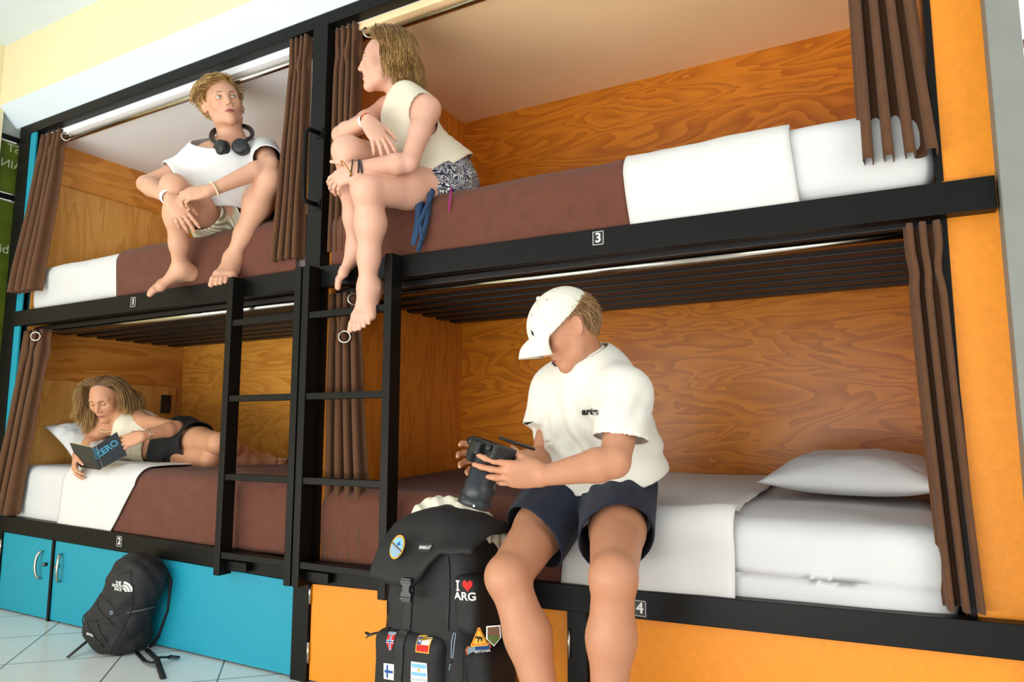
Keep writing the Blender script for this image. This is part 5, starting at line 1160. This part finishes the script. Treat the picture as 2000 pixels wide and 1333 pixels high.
    poly(bm, [(-.014, -.030), (.014, -.030), (.017, -.008), (.011, -.004), (.011, .010), (.017, .016), (.015, .030), (-.015, .030), (-.017, .016), (-.011, .010), (-.011, -.004), (-.017, -.008)], .011, bx_); bk = obj('buckle', bm, BUCK, t)
    for dz in (-.022, .022): boxobj('buckle_bar', (bc[0]-.018, bc[0]+.018, bc[1]-.014, bc[1]+.002, bc[2]+dz-.004, bc[2]+dz+.004), BUCK, bk, .0015)
    # seams and side webbing
    for uv, nn, tg in (([(870, 1090), (872, 1160), (872, 1235)], nF, body), ([(752, 1100), (745, 1170), (742, 1230)], nF, body), ([(905, 1255), (903, 1333)], nS, sp2)): ST('seam', uv, .004, PK2, nn, tg, t, .0015, .003)
    tubeobj('hanging_cord', [PY(886, 1237, -.335), PY(890, 1238, -.337), PY(887, 1262, -.337), PY(884, 1290, -.337), PY(878, 1296, -.337)], .0012, PAT['steel'], t, 6); tubeobj('hanging_cord', [PY(886, 1237, -.335), PY(882, 1255, -.337), PY(881, 1290, -.337), PY(877, 1310, -.337)], .0012, PAT['steel'], t, 6)
    tubeobj('cord_lock', [PY(881, 1288, -.34), PY(880, 1296, -.34)], .005, PK2, t, 10)
    # side buckle sticking out at the left
    tubeobj('compression_buckle', [PY(735, 1237, -.28), PY(722, 1241, -.28), PY(714, 1236, -.28)], [.006, .008, .005], BUCK, t, 8, .5); tubeobj('compression_strap', [PY(760, 1228, -.30), PY(735, 1238, -.285)], [.010, .009], PK2, t, 8, .3); tubeobj('compression_buckle', [PY(722, 1241, -.28), PY(715, 1247, -.28)], [.005, .003], BUCK, t, 8, .5)
    # elastic cord on the lid
    tubeobj('elastic_cord', [PY(930, 1060, -.145), PY(937, 1034, -.125), PY(946, 1064, -.13), PY(930, 1060, -.145)], .0015, mat('cord_blue_grey', '#4e6169', .7), t, 6); tubeobj('cord_toggle', [PY(925, 1055, -.15), PY(934, 1066, -.155)], .004, PAT['steel'], t, 8)
    # brand label
    lp = PY(819, 1073, -.33); ll = grid_patch('label', .052, .020, mat('label_rubber', '#26272a', .5), lp, (1, 0, .1), (0, 0, 1), t, .002, 8, 3); stick(ll, lid, nF, .001, .2)
    lt = textobj('label_text', 'FINNLAT', .011, PAT['white'], lp+nF*.01, (1, 0, .1), (0, 0, 1), ll, .0006, .0003); stick(lt, lid, nF, .0034, .2)
    # patches
    def flag(name, u, v, w, h, base, n, tgt, x, y=(0, 0, 1), tilt=0, edge=None, fn=None):
        c_ = PY(u, v, -.345); o = grid_patch(name, w, h, PAT[base], c_, x, y, t, .0014, 12, 10, fn); stick(o, tgt, n, .0012, .15)
        def add(nm, du, dv, ww, hh, m_, f2=None, z=.0022, nx=8, ny=6):
            X_, Y_ = nrm(x), None; n_ = nrm(np.cross(np.array(x, float), np.array(y, float))); Y_ = np.cross(n_, X_); cc = c_+X_*du*w+Y_*dv*h
            q = grid_patch(nm, ww*w, hh*h, PAT[m_], cc, x, y, o, .0008, nx, ny, f2); stick(q, tgt, n, z, .15); return q
        return o, add, c_
    sx_ = (1, 0, .06)
    o, add, c_ = flag('flag_patch', 750.5, 1317, .036, .040, 'white', nF, fp, sx_); o['label'] = 'white patch with a blue cross'; add('cross_bar', 0, 0, .82, .17, 'blue'); add('cross_bar', -.15, 0, .17, .82, 'blue')
    o, add, c_ = flag('flag_patch', 816, 1265, .045, .038, 'yellow', nF, fp, sx_); o['label'] = 'red, white and blue flag patch with a star and yellow rim'
    add('stripe', 0, -.22, .88, .42, 'red'); add('stripe', .14, .22, .60, .42, 'white'); add('canton', -.30, .22, .30, .42, 'blue')
    bm = bm_new(); cc = c_+nrm(sx_)*-.30*.045+A(0, 0, 1)*.22*.038; poly(bm, [(.0048*(1 if i % 2 == 0 else .42)*math.sin(i*math.pi/5), .0048*(1 if i % 2 == 0 else .42)*math.cos(i*math.pi/5)) for i in range(10)], .0006, frame(cc, sx_, (0, 0, 1))); q = obj('star', bm, PAT['white'], o); stick(q, fp, nF, .0032, .15)
    o, add, c_ = flag('flag_patch', 811, 1318, .052, .050, 'white', nF, fp, sx_); o['label'] = 'light blue and white striped flag patch with lettering'
    add('stripe', 0, .32, .90, .20, 'sky'); add('stripe', 0, -.08, .90, .18, 'sky')
    bm = bm_new(); poly(bm, [(.0045*math.cos(k*math.pi/8)*(1 if k % 2 else .7), .0045*math.sin(k*math.pi/8)*(1 if k % 2 else .7)) for k in range(16)], .0006, frame(c_+A(0, 0, .0065), sx_, (0, 0, 1))); q = obj('sun', bm, PAT['gold'], o); stick(q, fp, nF, .0022, .15)
    q = textobj('patch_lettering', 'ARGENTINA', .0098, PAT['steel'], c_+A(0, 0, -.018), sx_, (0, 0, 1), o, .0006, .0001); stick(q, fp, nF, .0024, .15)
    sh_ = lambda a, b: b > .5 or abs(a-.5) < .5*min(1, (b+.02)/.5)**.6
    o, add, c_ = flag('shield_patch', 753, 1258, .026, .044, 'red', nF, fp, sx_, fn=sh_); o['label'] = 'red shield patch with a white and blue cross'
    add('cross_bar', 0, .02, .98, .16, 'white'); add('cross_bar', 0, .0, .24, .98, 'white'); add('cross_bar', 0, .02, .98, .07, 'blue', None, .0030); add('cross_bar', 0, .0, .11, .98, 'blue', None, .0030); add('shield_head', 0, .45, 1., .12, 'steel', None, .0032)
    # I heart ARG on the side pocket
    ix = nS*0+nrm(A(.53, .85, 0)); cI = PY(892, 1148, -.31)
    def emb(nm, shape, u, v, size, m_, **k):
        c2 = PY(u, v, -.33); sd_ = k.get('tgt') is not None; xx = A(.8, .6, .04) if sd_ else A(1, .25, .05); nn = nrm(A(.6, -.8, 0)) if sd_ else nrm(A(.3, -1, 0))
        if isinstance(shape, str): q = textobj(nm, shape, size, PAT[m_], c2, xx, (0, 0, 1), t, .0012, k.get('bold', .0007), sx=1.15)
        else: bm_ = bm_new(); poly(bm_, [(a*size, b*size) for a, b in shape], .0012, frame(c2, xx, (0, 0, 1))); q = obj(nm, bm_, PAT[m_], t)
        if k.get('rigid'):
            bpy.context.view_layer.update(); ev = sp2.evaluated_get(bpy.context.evaluated_depsgraph_get()); cc = Vector(PY(942, 1288, -.33)); ok, loc, _, _ = ev.ray_cast(sp2.matrix_world.inverted() @ (cc+Vector(nn)*.1), -Vector(nn), distance=.5)
            if ok:
                dz = ((sp2.matrix_world @ loc)-cc).dot(Vector(nn))+.004
                for v_ in q.data.vertices: v_.co += Vector(nn)*dz
        else: stick(q, k.get('tgt', sp), nn, .0015, .2)
        return q
    emb('embroidered_letters', [(-.22, .5), (.22, .5), (.22, .36), (.09, .36), (.09, -.36), (.22, -.36), (.22, -.5), (-.22, -.5), (-.22, -.36), (-.09, -.36), (-.09, .36), (-.22, .36)], 888, 1149, .026, 'white')
    emb('embroidered_letters', 'ARG', 902, 1171, .028, 'white')
    heart = [(.5*16*math.sin(a)**3/16, .5*(13*math.cos(a)-5*math.cos(2*a)-2*math.cos(3*a)-math.cos(4*a))/15) for a in np.linspace(0, 2*math.pi, 40)[:-1]]
    emb('embroidered_heart', heart, 907, 1149, .030, 'red')
    # warning triangle with a moose, green shield, map patch
    tri = lambda s_: [(-.5*s_, -.42*s_), (-.44*s_, -.48*s_), (.44*s_, -.48*s_), (.5*s_, -.42*s_), (.05*s_, .5*s_), (-.05*s_, .5*s_)]
    o1 = emb('triangle_patch', tri(1), 936, 1245, .046, 'yellow', tgt=sp2); o1['label'] = 'yellow warning triangle patch with a moose'; o2 = emb('triangle_rim', tri(.9), 936, 1244.5, .045, 'orange', tgt=sp2); o3 = emb('triangle_field', tri(.72), 936, 1245, .046, 'yellow', tgt=sp2)
    o4 = emb('moose', [(-.30, .25), (-.2, .12), (-.12, .2), (-.05, .14), (.2, .10), (.26, .02), (.2, -.3), (.14, -.3), (.12, -.05), (-.02, -.06), (-.1, -.32), (-.16, -.32), (-.12, -.02), (-.22, .02), (-.34, .05)], 936, 1247, .030, 'black', tgt=sp2)
    for q_, z_ in ((o2, .0008), (o3, .0016), (o4, .0024)):
        for v_ in q_.data.vertices: v_.co += Vector(nrm(A(.6, -.8, 0)))*z_
    o5 = emb('shield_patch', [(-.35, .5), (.35, .5), (.38, -.1), (0, -.5), (-.38, -.1)], 964, 1243, .050, 'white', tgt=sp2); o6 = emb('shield_field', [(-.29, .44), (.29, .44), (.31, -.08), (0, -.42), (-.31, -.08)], 964, 1243, .050, 'brown', tgt=sp2); o7 = emb('shield_meadow', [(-.3, .02), (-.05, .10), (.3, 0), (.30, -.10), (0, -.41), (-.3, -.10)], 964, 1244, .050, 'green', tgt=sp2)
    mp = [(-.6, .1), (-.5, .25), (-.35, .2), (-.25, .3), (0, .28), (.1, .36), (.3, .3), (.42, .33), (.5, .15), (.4, .0), (.32, -.15), (.38, -.4), (.25, -.5), (.12, -.3), (0, -.32), (-.05, -.12), (-.25, .0), (-.45, -.05), (-.55, -.12)]
    o8 = emb('map_patch', mp, 942, 1290, .062, 'orange', tgt=sp2, rigid=1); o9 = emb('map_land', [(a*.9, b*.88) for a, b in mp], 942, 1290, .062, 'steel', tgt=sp2, rigid=1); o10 = emb('map_banner', [(-.2, .1), (-.15, .27), (.38, .26), (.44, .1), (.3, .0), (-.15, .0)], 942, 1289, .062, 'blue', tgt=sp2, rigid=1)
    o11 = emb('patch_lettering', 'ESTONIA', 948, 1290, .009, 'white', bold=.0001, tgt=sp2, rigid=1)
    for q_, z_ in ((o6, .0008), (o7, .0016), (o9, .0008), (o10, .0016), (o11, .0024)):
        for v_ in q_.data.vertices: v_.co += Vector(nrm(A(.6, -.8, 0)))*z_
    # oval badge at the lid's left corner
    el = lambda s_: [(.32*s_*math.cos(a), .5*s_*math.sin(a)) for a in np.linspace(0, 2*math.pi, 30)[:-1]]
    cb = PY(776, 1069, -.325); ex = nrm(A(.86, -.1, -.5)); ey = nrm(A(.5, 0, .86))
    def badge(nm, pts, m_, z_): bm_ = bm_new(); poly(bm_, pts, .0012, frame(cb+A(0, -1, 0)*z_, ex, ey)); return obj(nm, bm_, PAT[m_], t)
    b0 = badge('oval_badge', el(.072), 'gold', 0); b0['label'] = 'oval yellow-rimmed badge with a blue field'; badge('badge_field', el(.060), 'sky', .0008); badge('badge_band', [(-.020, -.002), (.020, -.002), (.020, .003), (-.020, .003)], 'brown', .0016); badge('badge_band', [(-.017, -.022), (.017, -.022), (.019, -.006), (-.019, -.006)], 'steel', .0016); badge('badge_figure', [(-.004, .008), (.002, .005), (.008, .014), (.003, .013), (.002, .021), (-.002, .014)], 'blue', .0018)
    return t
big_pack()

def small_pack():
    b0 = PZ(214, 1268, 0); top = PY(283, 1090, -.085); up = nrm(top-b0); H = np.linalg.norm(top-b0)
    n = nrm(-FW*.93-RT*.30); n = nrm(n-up*(n@up)); s_ = np.cross(up, n); s_ = s_ if s_@RT > 0 else -s_       # n = front, s_ = image right
    t = thing('backpack', b0, 'small black school backpack leaning against the teal locker fronts', 'backpack')
    def p(a, b, c): return b0+s_*a+n*b+up*c
    R = [s_, n, up]; B = Body()
    B.ell(p(0, 0, .20), R, A(.118, .085, .20), .05); B.cone(p(-.055, .0, .085), p(.055, .0, .085), .085, .085, .06); B.cone(p(-.030, -.01, .32), p(.040, -.01, .33), .075, .070, .05); B.ell(p(.0, .055, .14), R, A(.095, .045, .125), .03)
    B.ell(p(.01, .035, .30), R, A(.085, .05, .10), .03)
    B.cut(A(0, 0, .004), A(0, 0, 1), .01)
    def rk(F, ax):
        X, Y, Z = np.meshgrid(*ax, indexing='ij', sparse=True); return F-(.0018*np.sin(X*60+2*np.sin(Z*45)+Y*40)+.0016*np.sin(Y*120+Z*70)).astype(np.float32)
    body = surf('main_compartment', B, PK, t, .0045, 1, rk)
    B = Body(); B.ell(p(.075, .02, .15), R, A(.05, .06, .10), .02); surf('side_pocket', B, PK, t, .004, 1)
    tubeobj('side_pocket_rim', [p(.070, .075, .225), p(.105, .045, .245), p(.125, .0, .255)], .0035, mat('grey_piping', '#4d4f55', .6), t, 8)
    # zips and bungee cords pressed on the front
    def line(nm, uvs, r, m, off=.001):
        P = [np.array(q) for q in uvs]; pts = []
        for i in range(len(P)-1):
            for q in np.linspace(0, 1, 7)[:-1]: pts.append(P[i]+(P[i+1]-P[i])*q)
        pts.append(P[-1]); bpy.context.view_layer.update(); dg = bpy.context.evaluated_depsgraph_get(); ev = body.evaluated_get(dg); out = []
        for q in pts:
            w = p(q[0], .25, q[1]); ok, loc, nn, _ = ev.ray_cast(Vector(w)-body.matrix_world.translation, Vector(-n)); out.append((loc+body.matrix_world.translation+Vector(n)*off) if ok else Vector(p(q[0], .05, q[1])))
        return tubeobj(nm, out, r, m, t, 6)
    line('zip', [(.075, .05), (.085, .15), (.078, .26), (.060, .33), (.015, .375), (-.03, .34)], .0022, PK2); line('zip', [(-.085, .22), (-.03, .235), (.03, .225), (.075, .26)], .0024, PK2)
    for q in ([(-.07, .20), (.05, .17), (-.075, .12), (.045, .07)], [(.05, .21), (-.03, .15), (.055, .10), (-.04, .05)]): line('bungee_cord', q, .0021, PK2, .002)
    tubeobj('bungee_loop', [p(-.085, .08, .125), p(-.115, .07, .115), p(-.120, .065, .09), p(-.098, .07, .07)], .002, PK2, t, 6)
    bm = bm_new(); torus(bm, p(.030, .108, .215), n, .006, .0016, 16, 6); obj('cord_ring', bm, PAT['steel'], t, True)
    th = s_*.92+up*.39; tu = up*.92-s_*.39
    # lettering and quarter-dome emblem on the upper front
    c = p(.018, .10, .315); ln = []
    for k, s in enumerate(('THE', 'NORTH', 'FACE')):
        q = textobj('emblem_lettering', s, .0155, PAT['white'], c+tu*(.0125-.0125*k)-th*(.018 if k != 1 else .024), th, tu, t, .0008, .0004); stick(q, body, n, .0012, .15)
    for k in range(3):
        r0, r1 = .012+.011*k-.004, .012+.011*k+.004; q0 = c+th*.006-tu*.019; a = np.linspace(0, math.pi/2, 10); bm = bm_new()
        poly(bm, [(r1*math.cos(x), r1*math.sin(x)) for x in a]+[(r0*math.cos(x), r0*math.sin(x)) for x in a[::-1]], .0008, frame(q0, th, tu)); o = obj('emblem_arc', bm, PAT['white'], t); stick(o, body, n, .0012, .15)
    q = textobj('small_lettering', 'JESTER', .0125, PAT['white'], p(-.030, .12, .085), s_*.95+up*.25, up, t, .0008, .0003); stick(q, body, n, .0015, .15)
    # shoulder strap and webbing at the right, haul loop
    tubeobj('shoulder_strap', [p(.03, -.07, .375), p(.095, -.085, .33), p(.130, -.09, .22), p(.135, -.085, .10), p(.120, -.06, .015)], [.020, .024, .024, .020, .014], PK, t, 12, .35)
    tubeobj('haul_loop', [p(.0, -.05, .375), p(.012, -.055, .398), p(.040, -.055, .398), p(.052, -.05, .372)], .006, PK2, t, 8, .5)
    fl = lambda u, v, z=.006: PZ(u, v, z)
    tubeobj('webbing', [p(.125, -.05, .05), fl(306, 1288, .03), fl(312, 1305), fl(319, 1326, .004)], [.011, .011, .011, .011], PK2, t, 8, .25)
    tubeobj('webbing', [p(.10, -.02, .04), fl(283, 1292, .008), fl(300, 1296, .02), fl(310, 1285, .03), fl(332, 1284, .015)], [.009]*5, PK2, t, 8, .25)
    tubeobj('clip', [fl(330, 1284, .014), fl(350, 1285, .012)], [.014, .010], BUCK, t, 8, .5)
    tubeobj('webbing', [p(-.07, .03, .03), fl(132, 1285, .006)], [.009, .009], PK2, t, 8, .25)
small_pack()
